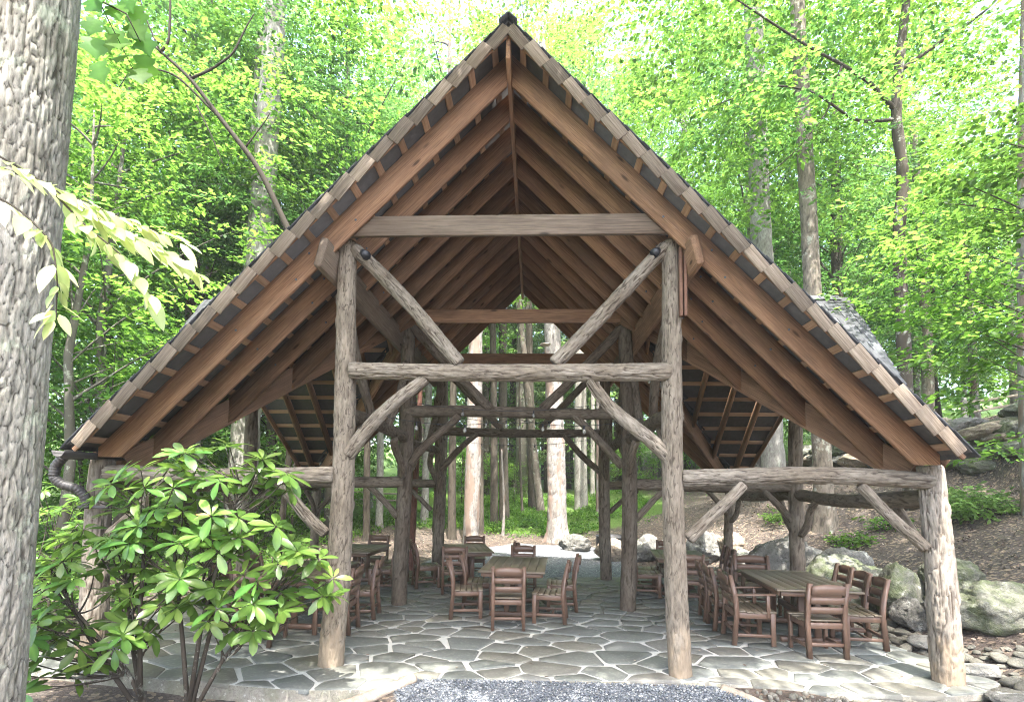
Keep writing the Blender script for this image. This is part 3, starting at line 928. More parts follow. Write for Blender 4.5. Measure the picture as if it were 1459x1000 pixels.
# black gutter and corrugated downspout at the front left corner
def gutter(x, ya, yb, z):
    th = np.linspace(math.pi, 2*math.pi, 9)
    V = []
    for y in (ya, yb):
        for rr in (.075, .069):
            V += [(x+rr*math.cos(t), y, z+rr*math.sin(t)) for t in th]
    F = []
    for k in range(8):
        F += [(k, k+1, 18+k+1, 18+k), (9+k+1, 9+k, 27+k, 27+k+1), (k+1, k, 9+k, 9+k+1), (18+k, 18+k+1, 27+k+1, 27+k)]
    F += [(0, 18, 27, 9), (8, 17, 35, 26)]
    return V, F
V_, F_ = gutter(-4.76, -.62, .55, 2.36)
put('gutter', mesh('gutter', V_, F_, M['black_pipe']), pav, Matrix.Identity(4))
ctl = np.array([(-4.98, -.32, 2.30), (-5.06, -.32, 2.20), (-5.07, -.32, 2.07), (-4.98, -.3, 1.99), (-4.85, -.25, 1.95), (-4.78, -.22, 1.86), (-4.76, -.2, 1.74)])
tt = np.linspace(0, len(ctl)-1, 90)
pts = np.stack([np.interp(tt, range(len(ctl)), ctl[:, k]) for k in range(3)], 1)
for _ in range(6): pts[1:-1] = (pts[:-2]+pts[1:-1]+pts[2:])/3
V_, F_ = tube_geo(pts, .052+.0025*np.sin(np.arange(90)*1.5), 16)
put('downspout', mesh('downspout', V_, F_, M['black_pipe']), pav, Matrix.Identity(4))
box('pipe_strap', .36, .03, .035, M['black_pipe'], pav, Matrix.Translation((-4.70, -.19, 1.74)))
V_, F_ = tube_geo([(-5.02, -.32, 2.31), (-4.88, -.32, 2.33), (-4.76, -.32, 2.31)], .05, 12)
put('gutter_outlet', mesh('gutter_outlet', V_, F_, M['black_pipe']), pav, Matrix.Identity(4))
# ------------------------------------------------------------------ furniture
P_, PT = M['poly'], M['poly_top']
def make_chair(name, label, group, arms=False):
    t = thing(name, label, 'chair', (0, 0, 0), 0, group)   # faces +y
    W, D = (.60, .53) if arms else (.49, .50)
    x = W/2-.025
    for s in (-1, 1):
        box('leg', .04, .06, .435, P_, t, Matrix.Translation((x*s, D/2-.04, .2175)))
        # rear leg: kicked back below, raked above the seat
        prof = [(-.03, 0), (.03, 0), (.035, .42), (.022, .62), (-.045, .90), (-.095, .905), (-.035, .6), (-.022, .42)]
        prof = [(s*x-.02, -D/2+.03+py-.03*(1 if pz < .1 else 0), pz) for py, pz in prof]
        prism('rear_leg', prof, (.048, 0, 0), (0, 0, 1), P_, t)
        box('side_rail', D-.1, .028, .075, P_, t, Matrix.Translation((x*s, 0, .385)) @ Matrix.Rotation(R(90), 4, 'Z'))
        box('side_stretcher', D-.09, .025, .04, P_, t, Matrix.Translation((x*s, -.01, .13)) @ Matrix.Rotation(R(90), 4, 'Z'))
        if arms:
            box('armrest', .52, .065, .025, P_, t, Matrix.Translation((x*s, 0.0, .655)) @ Matrix.Rotation(R(90), 4, 'Z') @ Matrix.Rotation(R(-2), 4, 'Y'))
            box('arm_post', .05, .045, .29, P_, t, Matrix.Translation(((x+.005)*s, D/2-.10, .51)))
    box('front_rail', W-.1, .028, .075, P_, t, Matrix.Translation((0, D/2-.04, .385)))
    box('rear_rail', W-.1, .028, .07, P_, t, Matrix.Translation((0, -D/2+.03, .385)))
    box('cross_stretcher', W-.09, .03, .025, P_, t, Matrix.Translation((0, -.06, .13)))
    box('rear_stretcher', W-.09, .025, .04, P_, t, Matrix.Translation((0, -D/2+.02, .16)))
    for k in range(5):
        y = D/2-.045-k*(D-.055)/5
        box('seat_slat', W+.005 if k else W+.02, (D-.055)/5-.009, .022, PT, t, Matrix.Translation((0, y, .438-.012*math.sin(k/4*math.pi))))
    for k, (z, hh) in enumerate(((.572, .078), (.695, .082), (.828, .125))):
        yb = -D/2+.03-(z-.5)*.27+.005
        n = 8; V, F = [], []
        for i in range(n+1):
            u = i/n*2-1; px = u*(W/2-.045)
            arch = (.028*(1-u*u) if k == 2 else .006*(1-u*u))
            cv = -.018*(1-u*u)
            for dy in (-.011, .011):
                V += [(px, yb+cv+dy, z-hh/2), (px, yb+cv+dy-.01, z+hh/2+arch-(.02 if k == 2 else 0))]
        for i in range(n):
            a, b = i*4, i*4+4
            F += [(a, b, b+1, a+1), (a+2, a+3, b+3, b+2), (a+1, b+1, b+3, a+3), (a, a+2, b+2, b)]
        F += [(0, 1, 3, 2), (n*4, n*4+2, n*4+3, n*4+1)]
        put('back_slat', mesh('back_slat', V, F, P_), t, Matrix.Identity(4))
    return t

def copy_tree(o, parent=None):
    c = o.copy(); COL.objects.link(c); c.parent = parent
    for ch in list(o.children): copy_tree(ch, c)
    return c

GC, GA = 'brown slatted side chairs around the dining tables', 'brown slatted armchairs at the dining tables'
protos = {}
def chair(x, y, rz, label, arms=False):
    key = arms
    if key not in protos:
        o = protos[key] = make_chair('armchair' if arms else 'side_chair', label, GA if arms else GC, arms)
    else:
        o = copy_tree(protos[key])
    o['label'] = label
    o.location = (x, y, 0.004); o.rotation_euler = (0, 0, R(rz))
    return o

tproto = {}
def table(x, y, rz, W, L, label):
    if (W, L) in tproto:
        t = copy_tree(tproto[(W, L)]); t['label'] = label
    else:
        t = tproto[(W, L)] = thing('dining_table', label, 'table', (0, 0, 0), 0, 'brown plank dining tables on the patio')
        nP = 7; pw = (W-.01)/nP
        for k in range(nP):
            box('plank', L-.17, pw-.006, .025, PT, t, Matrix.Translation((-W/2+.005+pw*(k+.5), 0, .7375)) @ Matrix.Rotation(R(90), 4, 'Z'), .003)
        for s in (-1, 1):
            box('end_board', W, .08, .026, PT, t, Matrix.Translation((0, s*(L/2-.04), .7375)), .003)
            box('apron', L-.14, .025, .065, P_, t, Matrix.Translation((s*(W/2-.05), 0, .69)) @ Matrix.Rotation(R(90), 4, 'Z'))
            box('apron', W-.13, .025, .065, P_, t, Matrix.Translation((0, s*(L/2-.06), .69)))
            yl = s*(L/2-.36)
            for q in (-1, 1):
                box('pedestal_post', .085, .05, .60, P_, t, Matrix.Translation((q*.10, yl, .37)))
            box('foot', W*.72, .085, .07, P_, t, Matrix.Translation((0, yl, .038)), .012)
            box('head_rail', W*.74, .07, .05, P_, t, Matrix.Translation((0, yl, .655)))
        box('stretcher', L-.75, .04, .09, P_, t, Matrix.Translation((0, 0, .33)) @ Matrix.Rotation(R(90), 4, 'Z'))
    t.location = (x, y, 0.004); t.rotation_euler = (0, 0, R(rz))
    return t
table(.04, 2.95, -3.0, 1.03, 1.80, 'brown plank table in the middle of the patio, nearest the gravel path')
table(-1.10, 5.15, 12, 1.0, 1.50, 'small brown plank table at the back of the patio left of the far gravel opening')
table(-3.32, 4.80, -1, 1.0, 1.50, 'brown plank table at the left back, seen between two left posts')
table(4.09, 1.87, -5.5, 1.05, 1.80, 'long brown plank table by the boulders at the right front of the patio')
table(3.22, 4.70, -8, 1.0, 1.50, 'brown plank table behind the right front post, further back on the right')
table(-3.12, 1.95, -2, 1.03, 1.80, 'brown plank table at the left front, largely hidden by the rhododendron')
# centre table
chair(-.04, 1.83, 3, 'side chair at the near end of the middle table with its back to the camera')
chair(-.72, 2.40, -82, 'side chair at the left side of the middle table, the nearer of two, facing right')
chair(-.60, 3.05, -86, 'side chair at the left side of the middle table, the further of two')
chair(.58, 2.22, 84, 'side chair at the right side of the middle table, the nearer of two, facing left')
chair(.80, 3.02, 88, 'side chair at the right side of the middle table, the further of two')
chair(.14, 4.12, 182, 'side chair at the far end of the middle table facing the camera')
# back centre table
chair(-1.86, 4.80, -68, 'side chair set sideways to the left of the small back table, facing right')
chair(-1.22, 4.30, 10, 'side chair at the near edge of the small back table, back to the camera')
chair(-.30, 4.92, 102, 'side chair at the right edge of the small back table, seen edge-on')
chair(-1.02, 6.05, 186, 'side chair at the far edge of the small back table before the pale trunk')
# left back table
chair(-2.62, 4.30, 95, 'side chair beside the inner left post, facing left to the left back table')
chair(-3.32, 3.80, 2, 'side chair at the near end of the left back table, half behind a post')
chair(-3.25, 5.80, 178, 'side chair at the far end of the left back table facing the camera')
chair(-2.60, 5.05, 92, 'side chair at the right side of the left back table, behind the inner left post')
# right front table
chair(3.90, .90, 0, 'side chair at the near end of the right front table, back to the camera')
chair(3.26, 1.40, -95, 'armchair at the left side of the right front table, the nearest on that side', True)
chair(3.22, 2.02, -96, 'side chair second from the camera on the left side of the right front table')
chair(3.26, 2.55, -97, 'side chair third from the camera on the left side of the right front table')
chair(4.62, 1.28, 83, 'side chair nearest the camera on the right side of the right front table')
chair(4.72, 1.83, 84, 'side chair in the middle of the right side of the right front table')
chair(4.80, 2.36, 84, 'side chair furthest back on the right side of the right front table')
chair(4.10, 3.12, 175, 'armchair at the far end of the right front table facing the camera', True)
# right back table
chair(2.52, 4.32, -98, 'side chair nearer of two on the left side of the right back table')
chair(2.56, 4.86, -99, 'side chair further of two on the left side of the right back table')
chair(3.12, 3.72, -8, 'side chair at the near end of the right back table, partly behind a post')
chair(3.88, 4.42, 80, 'side chair nearer of two on the right side of the right back table')
chair(3.95, 4.95, 80, 'side chair further of two on the right side of the right back table')
chair(3.30, 5.72, 174, 'side chair at the far end of the right back table facing the camera')
# left front table
chair(-3.18, .78, 2, 'side chair at the near end of the left front table, behind the rhododendron leaves')
chair(-2.42, 1.35, 92, 'side chair against the left front post, nearer on the right of the left front table')
chair(-2.36, 2.20, 96, 'side chair just behind the left front post, facing left with its back to the right')
chair(-3.90, 1.45, -90, 'side chair nearer on the left side of the rhododendron-hidden table')
chair(-3.92, 2.35, -92, 'side chair further on the left side of the rhododendron-hidden table')

# string lights
def strand(pts, label):
    t = thing('string_light', label, 'string lights', pts[0], 0, 'strings of clear bulbs under the roof')
    P = []
    for a, b in zip(pts[:-1], pts[1:]):
        a, b = np.array(a), np.array(b)
        for u in np.linspace(0, 1, 13)[:-1]:
            q = a+(b-a)*u; q[2] -= .16*4*u*(1-u)*np.linalg.norm(b-a)/3.5
            P.append(q)
    P.append(np.array(pts[-1]))
    V_, F_ = tube_geo(P, .005, 5)
    put('wire', mesh('wire', V_, F_, M['black_metal']), t, Matrix.Identity(4))
    for i in range(3, len(P)-2, 4):
        x, y, z = P[i]
        V_, F_ = tube_geo([(0, 0, 0), (0, 0, -.03), (0, 0, -.055)], [.011, .015, .015], 8)
        if 'sock' not in _box: _box['sock'] = mesh('socket', V_, F_, M['black_metal'])
        so_ = put('socket', _box['sock'], t, Matrix.Translation((x, y, z)))
        if 'bulb' not in _box:
            V_, F_ = tube_geo([(0, 0, -.05), (0, 0, -.065), (0, 0, -.085), (0, 0, -.105), (0, 0, -.12), (0, 0, -.127)], [.012, .019, .027, .027, .017, .004], 12)
            _box['bulb'] = mesh('bulb', V_, F_, M['bulb'], True)
        put('bulb', _box['bulb'], so_)
strand([(-1.85, 1.0, 3.0), (0, 3.0, 3.22), (1.85, 1.2, 3.0)], 'string of clear bulbs sagging in a V to the middle log beam')
strand([(-1.85, 3.0, 3.5), (1.85, 3.0, 3.55)], 'string of clear bulbs along the middle cross log')
strand([(-1.8, 6.0, 3.15), (1.85, 6.0, 3.2)], 'string of clear bulbs along the rear cross log')
strand([(-1.85, 4.3, 3.6), (0.2, 4.6, 3.35), (1.85, 4.2, 3.7)], 'string of clear bulbs hanging between the middle and rear cross logs')
strand([(2.0, .4, 3.4), (2.1, 3.0, 4.2)], 'string of clear bulbs running back along the right inner posts')

# ------------------------------------------------------------------ rocks
def ico(sub=3):
    t = (1+5**.5)/2
    V = [(-1, t, 0), (1, t, 0), (-1, -t, 0), (1, -t, 0), (0, -1, t), (0, 1, t), (0, -1, -t), (0, 1, -t), (t, 0, -1), (t, 0, 1), (-t, 0, -1), (-t, 0, 1)]
    V = [Vector(v).normalized() for v in V]
    F = [(0, 11, 5), (0, 5, 1), (0, 1, 7), (0, 7, 10), (0, 10, 11), (1, 5, 9), (5, 11, 4), (11, 10, 2), (10, 7, 6), (7, 1, 8), (3, 9, 4), (3, 4, 2), (3, 2, 6), (3, 6, 8), (3, 8, 9), (4, 9, 5), (2, 4, 11), (6, 2, 10), (8, 6, 7), (9, 8, 1)]
    for _ in range(sub):
        mid, F2 = {}, []
        def mp(a, b):
            k = (min(a, b), max(a, b))
            if k not in mid: mid[k] = len(V); V.append(((V[a]+V[b])/2).normalized())
            return mid[k]
        for a, b, c in F:
            x, y, z = mp(a, b), mp(b, c), mp(c, a)
            F2 += [(a, x, z), (b, y, x), (c, z, y), (x, y, z)]
        F = F2
    return np.array([list(v) for v in V]), np.array(F)
ICO4, ICO2 = ico(4), ico(2)
def rock_mesh(name, seed, mat, size, facets=14, geo=None, rough=.085, soft=False):
    V, F = geo or ICO4
    r = np.random.default_rng(seed)
    V = V.copy()
    rad = np.full(len(V), 1.0)
    for k in range(facets):                      # cut flat faces like split stone
        nrm = r.normal(size=3); nrm /= np.linalg.norm(nrm)
        d = r.uniform(.62, .92)
        c = V@nrm
        lim = d/np.maximum(c, 1e-3)
        rad = np.where(c > 0, np.minimum(rad, lim), rad) if not soft else np.where(c > 0, -np.log(np.exp(-9*rad)+np.exp(-9*np.minimum(lim, 3)))/9, rad)
    n1 = vnoise(V*2.2+seed, seed)-.5; n2 = vnoise(V*6+seed, seed+1)-.5; n3 = vnoise(V*16+seed, seed+2)-.5
    crack = np.abs(vnoise(V*np.array([1.4, 1.4, 3.2])+seed*2, seed+3)-.5)
    rad = rad+n1*rough*2.4+n2*rough*1.3+n3*rough*.8-.06*np.exp(-(crack/.03)**2)*(rough > .04)
    return mesh(name, V*rad[:, None]*np.array(size), F, mat, True)
def boulder(x, y, size, label, mat='boulder', seed=1, rz=0, sink=.25, group='boulders edging the hillside', z=None, name='boulder', **kw):
    o = put(name, rock_mesh(name, seed, M[mat], size, **kw))
    tag(o, label, 'rock', group)
    o.location = (x, y, (gz(x, y) if z is None else z)+size[2]*(1-2*sink)); o.rotation_euler = (R(rng.uniform(-8, 8)), R(rng.uniform(-8, 8)), R(rz))
    return o
boulder(6.5, 1.5, (.76, .62, .42), 'largest rounded greenish boulder just right of the outer right post', 'boulder_moss', 11, 20, facets=11)
boulder(6.95, .80, (.42, .40, .36), 'pale lichen covered boulder at the right edge of the photo beyond the cobbles', 'boulder', 12, 40)
boulder(6.15, 2.70, (.40, .34, .50), 'upright square mossy boulder directly left of the outer right post', 'boulder_moss', 13, 10, facets=8)
boulder(5.75, 3.45, (.75, .55, .6), 'sloping green-grey boulder behind the right front table, left of the upright mossy one', 'boulder_moss', 14, -25)
boulder(6.20, 4.30, (.66, .5, .52), 'round lichen spotted boulder right of the middle outer post, behind the chair backs', 'boulder', 15, 15, facets=11)
boulder(6.75, 3.55, (.26, .24, .24), 'small grey-blue pointed boulder just above the right table chair backs', 'boulder', 16, 15)
boulder(5.50, 5.00, (.84, .6, .72), 'biggest split grey boulder behind the middle outer post', 'boulder', 17, -15, facets=11)
boulder(5.35, 6.55, (.62, .5, .48), 'pale faceted boulder between the rear outer post and the middle outer post', 'boulder', 18, 30, facets=10)
boulder(5.35, 5.7, (.5, .35, .30), 'low tan boulder lying behind the far end of the right front table', 'boulder_tan', 19, 5)
boulder(5.30, 7.6, (.5, .42, .36), 'dark brownish boulder left of the pale faceted one, by the metal stake', 'boulder_tan', 20, 60)
boulder(4.6, 7.7, (.62, .5, .50), 'grey white boulder just left of the rear outer right post', 'boulder', 21, 10, facets=10)
boulder(4.05, 8.2, (.5, .42, .44), 'grey boulder behind the right front post on the boulder row', 'boulder', 22, 70)
boulder(3.45, 8.6, (.5, .42, .48), 'white grey boulder right of the inner right post at the hill foot', 'boulder', 23, 45)
boulder(2.55, 8.9, (.52, .45, .42), 'tan wedge shaped boulder in sun below the black fire ring', 'boulder_tan', 24, 15, facets=7)
boulder(2.98, 8.75, (.3, .26, .30), 'small tan boulder between the two right inner posts', 'boulder_tan', 25, 15)
boulder(1.75, 11.3, (.62, .45, .36), 'grey boulder at the foot of the big flared trunk', 'boulder', 26, 10)
boulder(5.9, 4.6, (.55, .42, .42), 'brownish boulder wedged between the split grey boulder and the round spotted one', 'boulder_tan', 31, 40)
boulder(6.1, 5.6, (.6, .5, .5), 'grey boulder on the slope just behind the split grey boulder', 'boulder', 32, 10)
boulder(5.9, 2.05, (.34, .3, .26), 'low grey boulder tucked at the back of the outer right post', 'boulder', 33, 70)
boulder(6.9, 2.6, (.5, .42, .36), 'mossy boulder behind the largest rounded boulder', 'boulder_moss', 34, 15)
boulder(5.6, 4.05, (.3, .28, .3), 'small upright stone peeping between the right table chair backs', 'boulder', 36, 25)
# ledge of stacked slabs on the slope, upper right
def slabrock(x, y, z, size, seed, rz, label, mat='boulder'):
    o = put('ledge_stone', rock_mesh('ledge_stone', seed, M[mat], size, facets=10, rough=.09))
    tag(o, label, 'rock', 'stone slabs of the ledge on the hillside')
    o.location = (x, y, z); o.rotation_euler = (R(rng.uniform(-6, 6)), R(rng.uniform(-14, 4)), R(rz))
GL = 'grey slab of the rough stone ledge high on the right hillside'
k = 0
lg_line = [(10.2, 14.2), (10.35, 13.2), (10.4, 12.3), (10.5, 11.4), (10.55, 10.6), (10.6, 9.8), (10.7, 9.0), (10.85, 8.3), (11.0, 7.6), (11.2, 7.0), (11.5, 6.4), (11.7, 5.8)]
for i, (x, y) in enumerate(lg_line):
    for j in range(3):
        sz = (rng.uniform(.45, .75), rng.uniform(.6, .95), rng.uniform(.22, .36))
        slabrock(x+.22*j+rng.uniform(-.1, .1), y+rng.uniform(-.3, .3)+.4*(j % 2), gz(x-.4, y)+.18+.40*j, sz, 200+i*3+j, rng.uniform(-30, 30), GL, ['boulder', 'boulder_tan', 'boulder_moss'][int(rng.integers(0, 3))])
# dry bed of cobbles round the outer right post
cob = [rock_mesh('cobble', 60+i, M['cobble'], (1, .8, .5), facets=5, geo=ICO2, rough=.05, soft=True) for i in range(7)]
cnt = 0
placed = []
tries = 0
while cnt < 210 and tries < 6000:
    tries += 1
    x, y = rng.uniform(4.95, 7.6), rng.uniform(-1.0, 3.2)
    edge = 5.3 if y < 1 else 5.15
    if y > -.35 and x < edge+.05: continue
    if y <= -.35 and x < 5.1: continue
    if x > 5.75+.9*sstep(1.2, -.3, y): continue
    r = rng.choice([.06, .09, .13, .18], p=[.35, .35, .2, .1])
    if any(math.hypot(x-a, y-b) < (r+c)*.72 for a, b, c in placed): continue
    placed.append((x, y, r))
    o = put('cobble', cob[cnt % 7])
    tag(o, 'rounded grey cobble in the dry stone bed around the outer right post', 'stone', 'cobbles of the dry stone bed')
    o.location = (x, y, gz(x, y)+r*.22); o.scale = (r, r, r*rng.uniform(.7, 1.1)); o.rotation_euler = (R(rng.uniform(-15, 15)), R(rng.uniform(-15, 15)), rng.uniform(0, 6.28))
    cnt += 1
print('cobbles', cnt)
for i, (x, y, s_, l) in enumerate(((5.42, .35, .30, 'flat blue-grey stone lying beside the patio edge behind the near right chair'), (5.55, 1.35, .34, 'flat pale slab stone at the foot of the upright mossy boulder'), (5.25, -.62, .45, 'broad flat stone in front of the outer right post'))):
    o = put('flat_stone', rock_mesh('flat_stone', 90+i, M['boulder'], (s_, s_*.75, .07), facets=6, rough=.04)); tag(o, l, 'stone')
    o.location = (x, y, gz(x, y)+.05); o.rotation_euler = (0, 0, i*1.1)

# fire ring, stake, ground logs
t = thing('fire_ring', 'black steel fire ring behind the boulders at the back right of the patio', 'fire pit', (2.95, 11.0, gz(2.95, 11.0)))
V, F = [], []
sg = 40
for rr, z in ((.62, 0), (.62, .34), (.645, .34), (.645, .36), (.58, .36), (.58, 0)):
    V += [(2.95+rr*math.cos(a), 11.0+rr*math.sin(a), t.location.z+z+.12) for a in np.linspace(0, 2*math.pi, sg, endpoint=False)]
for k in range(5):
    F += [(k*sg+j, k*sg+(j+1) % sg, (k+1)*sg+(j+1) % sg, (k+1)*sg+j) for j in range(sg)]
put('ring', mesh('ring', V, F, M['black_metal']), t, Matrix.Identity(4))
for a in (0.3, 3.6):
    x, y = 2.95+.68*math.cos(a), 11+.68*math.sin(a)
    V_, F_ = tube_geo([(x, y, t.location.z+.5), (x+.1*math.cos(a), y+.1*math.sin(a), t.location.z+.40), (x, y, t.location.z+.3)], .012, 6)
    put('handle', mesh('handle', V_, F_, M['black_metal']), t, Matrix.Identity(4))
V_, F_ = join([tube_geo([(0, 0, 0), (0, 0, 1.0)], .016, 8), tube_geo([(0, 0, 1.0), (0, 0, 1.015)], [.022, .018], 8)])
o = tag(put('metal_stake', mesh('metal_stake', V_, F_, M['steel_blue'])), 'thin blue-grey metal stake standing among the boulders left of the pale faceted one', 'stake')
o.location = (4.9, 6.75, gz(4.9, 6.75))
for p0, p1, r, l in (((-1.62, -1.25, -.06), (-.90, -.42, .02), .065, 'weathered grey log edging the left of the foreground gravel'), ((2.28, -.38, -.02), (2.95, -1.25, -.04), .06, 'dark half buried log edging the right of the foreground gravel')):
    me = log_mesh('edging_log', (Vector(p1)-Vector(p0)).length, r, r*.9, M['grey_wood'], 501+int(r*1000), seg=24, dz=.03, amp=.006, cell=(.05, .3))
    o = put('edging_log', me, None, Matrix.Translation(p0) @ (Vector(p1)-Vector(p0)).to_track_quat('Z', 'Y').to_matrix().to_4x4())
    tag(o, l, 'log')
# rail fences
def fence(name, pts, label, zoff=0, rails=(.45, .85)):
    t = thing(name, label, 'fence', (pts[0][0], pts[0][1], gz(*pts[0])))
    for x, y in pts:
        log('fence_post', (x, y, gz(x, y)-.1), (x, y, gz(x, y)+1.05), .11, .10, M['bark_grey'], t, seg=12, dz=.12)
    for (x, y), (x2, y2) in zip(pts[:-1], pts[1:]):
        for r in rails:
            log('rail', (x, y, gz(x, y)+r), (x2, y2, gz(x2, y2)+r), .055, .05, M['grey_wood'], t, seg=8, dz=.3)
fence('rail_fence', [(16.6, 14.4), (19.2, 14.2), (21.8, 14.0), (24.5, 13.9)], 'split rail fence along the gravel road at the top right of the hillside')
fence('rail_fence', [(-10.8, 22.0), (-8.6, 22.5), (-6.4, 23.1)], 'low split rail fence far behind the left side of the pavilion')
# ------------------------------------------------------------------ vegetation
def at(px, py, dep):
    d = fw*FPX + rt2*(px-729.5) + up2*((HOR-FPX*math.tan(PITCH))-py)
    return CAM + d*(dep/FPX)

def nrm(a): return a/(np.linalg.norm(a, axis=-1, keepdims=True)+1e-9)

def leaf_geo(B, D, Nn, L, W, style='quad', fold=.18, curl=.0):
    """B base points, D directions, Nn normals, L lengths, W widths -> verts, faces"""
    D = nrm(D); S = nrm(np.cross(Nn, D)); Nn = np.cross(D, S)
    L = L[:, None]; W = W[:, None]
    n = len(B)
    if style == 'quad':
        m = B+D*L*.45+Nn*W*fold
        V = np.stack([B, m+S*W*.5, B+D*L-Nn*L*curl, m-S*W*.5], 1)
        i = np.arange(n)[:, None]*4
        F = np.concatenate([i+np.array([0, 2, 1]), i+np.array([0, 3, 2])])
        return V.reshape(-1, 3), F, 4
    V = np.stack([B, B+D*L*.3+S*W*.44+Nn*W*fold, B+D*L*.62+S*W*.42+Nn*(W*fold-L*curl*.4), B+D*L-Nn*L*curl,
                  B+D*L*.62-S*W*.42+Nn*(W*fold-L*curl*.4), B+D*L*.3-S*W*.44+Nn*W*fold], 1)
    i = np.arange(n)[:, None]*6
    F = np.concatenate([i+np.array([0, 3, 2, 1]), i+np.array([0, 5, 4, 3])])
    return V.reshape(-1, 3), F, 6

def spray_leaves(C, A, L, W, nl, leaf, rg, style='quad', tilt=.30, droop=.12, asp=.62, ct=None):
    """flat sprays of leaves: C (n,3) starts, A (n,3) axes"""
    n = len(C)
    A = nrm(A)
    upv = np.array([0, 0, 1.])+rg.normal(0, .22, (n, 3))
    S = nrm(np.cross(upv, A)); U = np.cross(A, S)
    u = rg.random((n, nl))
    side = rg.choice([-1., 1.], (n, nl))
    lat = rg.random((n, nl))**.8*W*(1-.55*u)*side
    P = C[:, None]+A[:, None]*(u*L)[..., None]+S[:, None]*lat[..., None]+U[:, None]*(rg.normal(0, .035, (n, nl))-droop*(u*L)**2-.25*lat**2)[..., None]
    Dv = A[:, None]*(.55+.4*u)[..., None]+S[:, None]*(side*rg.uniform(.2, 1.0, (n, nl)))[..., None]+rg.normal(0, .28, (n, nl, 3))+np.array([0, 0, -.22])
    Nv = U[:, None]+rg.normal(0, tilt, (n, nl, 3))
    Ls = leaf*rg.uniform(.65, 1.25, n*nl)
    V, F, k = leaf_geo(P.reshape(-1, 3), Dv.reshape(-1, 3), Nv.reshape(-1, 3), Ls, Ls*asp, style)
    tint = np.repeat(np.clip((rg.normal(.5, .16, n) if ct is None else ct+rg.normal(0, .1, n))[:, None]+rg.normal(0, .16, (n, nl)), 0, 1).ravel(), k)
    return V, F, tint

def leafmesh(name, VFT, mat):
    Vs, Fs, Ts, o = [], [], [], 0
    for V, F, T in VFT:
        Vs.append(V); Fs.append(F+o); Ts.append(T); o += len(V)
    return mesh(name, np.concatenate(Vs), Fs, mat, False, {'tint': ('POINT', np.concatenate(Ts))})

def clusters(rg, n, cz, Rr, Hh, shape=1.0):
    """points spread through an uneven ellipsoid"""
    out = []
    while len(out) < n:
        p = rg.uniform(-1, 1, 3)
        d = np.linalg.norm(p)
        if d < 1 and d > .25*rg.random() and rg.random() < .35+.65*d: out.append(p*np.array([Rr, Rr, Hh])+np.array([0, 0, cz]))
    return np.array(out)

def crown_from(cl, rg, per, L, W, nl, leaf, spread, style='quad', centre=None):
    c0 = cl.mean(0) if centre is None else np.array(centre)
    C = np.repeat(cl, per, 0)+rg.normal(0, 1, (len(cl)*per, 3))*np.array([spread, spread, spread*.36])
    out = C-c0; out[:, 2] *= .25
    A = nrm(out)*.8+rg.normal(0, .55, out.shape); A[:, 2] = A[:, 2]*.3-.05
    return spray_leaves(C, A, L, W, nl, leaf, rg, style, ct=np.repeat(rg.uniform(.08, .92, len(cl)), per))

def limb_tubes(axis_pts, targets, rg, r0, minz, k=None):
    """limbs curving from the trunk line out to the targets"""
    axis_pts = np.asarray(axis_pts); parts = []
    idx = rg.permutation(len(targets))[:k or len(targets)]
    for i in idx:
        t = np.asarray(targets[i])
        dh = np.hypot(*(t[:2]-axis_pts[:, :2].mean(0)))
        zz = max(minz, t[2]-dh*rg.uniform(.45, .9))
        zz = min(zz, axis_pts[-1, 2]-.1)
        s = np.array([np.interp(zz, axis_pts[:, 2], axis_pts[:, k2]) for k2 in range(3)])
        m = (s+t)/2+np.array([0, 0, .12*dh])+rg.normal(0, .1, 3)
        u = np.linspace(0, 1, 7)[:, None]
        P = (1-u)**2*s+2*u*(1-u)*m+u**2*t
        parts.append(tube_geo(P, np.linspace(r0, r0*.18, 7)*rg.uniform(.7, 1.1), 5, False))
    return parts

def make_variant(kind, seed):
    rg = np.random.default_rng(seed)
    if kind == 'tall':
        H, Rr, cz, Hh = 21, 4.0, 14.0, 7.0
        cl = clusters(rg, 58, cz, Rr, Hh)
        cr = crown_from(cl, rg, 10, .95, .42, 26, .17, .62, centre=(0, 0, cz))
        ax = np.array([(0, 0, -.4), (.1, .05, 4), (0, .12, 9), (.15, 0, 15), (0, 0, H)])
        rad = [.27, .22, .19, .13, .04]; r0, mz, bark_ = .06, 5.5, ('bark_grey', 'bark_brown')[seed % 2]
    elif kind == 'mid':
        H, Rr, cz, Hh = 11, 3.2, 6.6, 4.4
        cl = clusters(rg, 34, cz, Rr, Hh)
        cr = crown_from(cl, rg, 10, .85, .38, 26, .145, .5, centre=(0, 0, cz))
        ax = np.array([(0, 0, -.4), (.12, .1, 2.5), (-.05, .2, 5), (.2, .1, 8), (.1, 0, H)])
        rad = [.12, .10, .085, .05, .015]; r0, mz, bark_ = .032, 2.0, ('bark_brown', 'bark_grey')[seed % 2]
    else:
        H, Rr, cz, Hh = 4.6, 1.9, 2.5, 1.9
        cl = clusters(rg, 24, cz, Rr, Hh)
        cr = crown_from(cl, rg, 8, .6, .28, 20, .12, .4, centre=(0, 0, cz))
        ax = np.array([(0, 0, -.3), (.08, .05, 1.2), (-.05, .1, 2.4), (.1, .05, 3.6), (.05, 0, H)])
        rad = [.05, .042, .034, .022, .008]; r0, mz, bark_ = .016, .5, 'bark_brown'
    parts = [tube_geo(ax, rad, 12)]+limb_tubes(ax, cl, rg, r0, mz, 22)
    V_, F_ = join(parts)
    tm = mesh('trunk', V_, F_, M[bark_], True)
    return tm, cr
VAR = {}
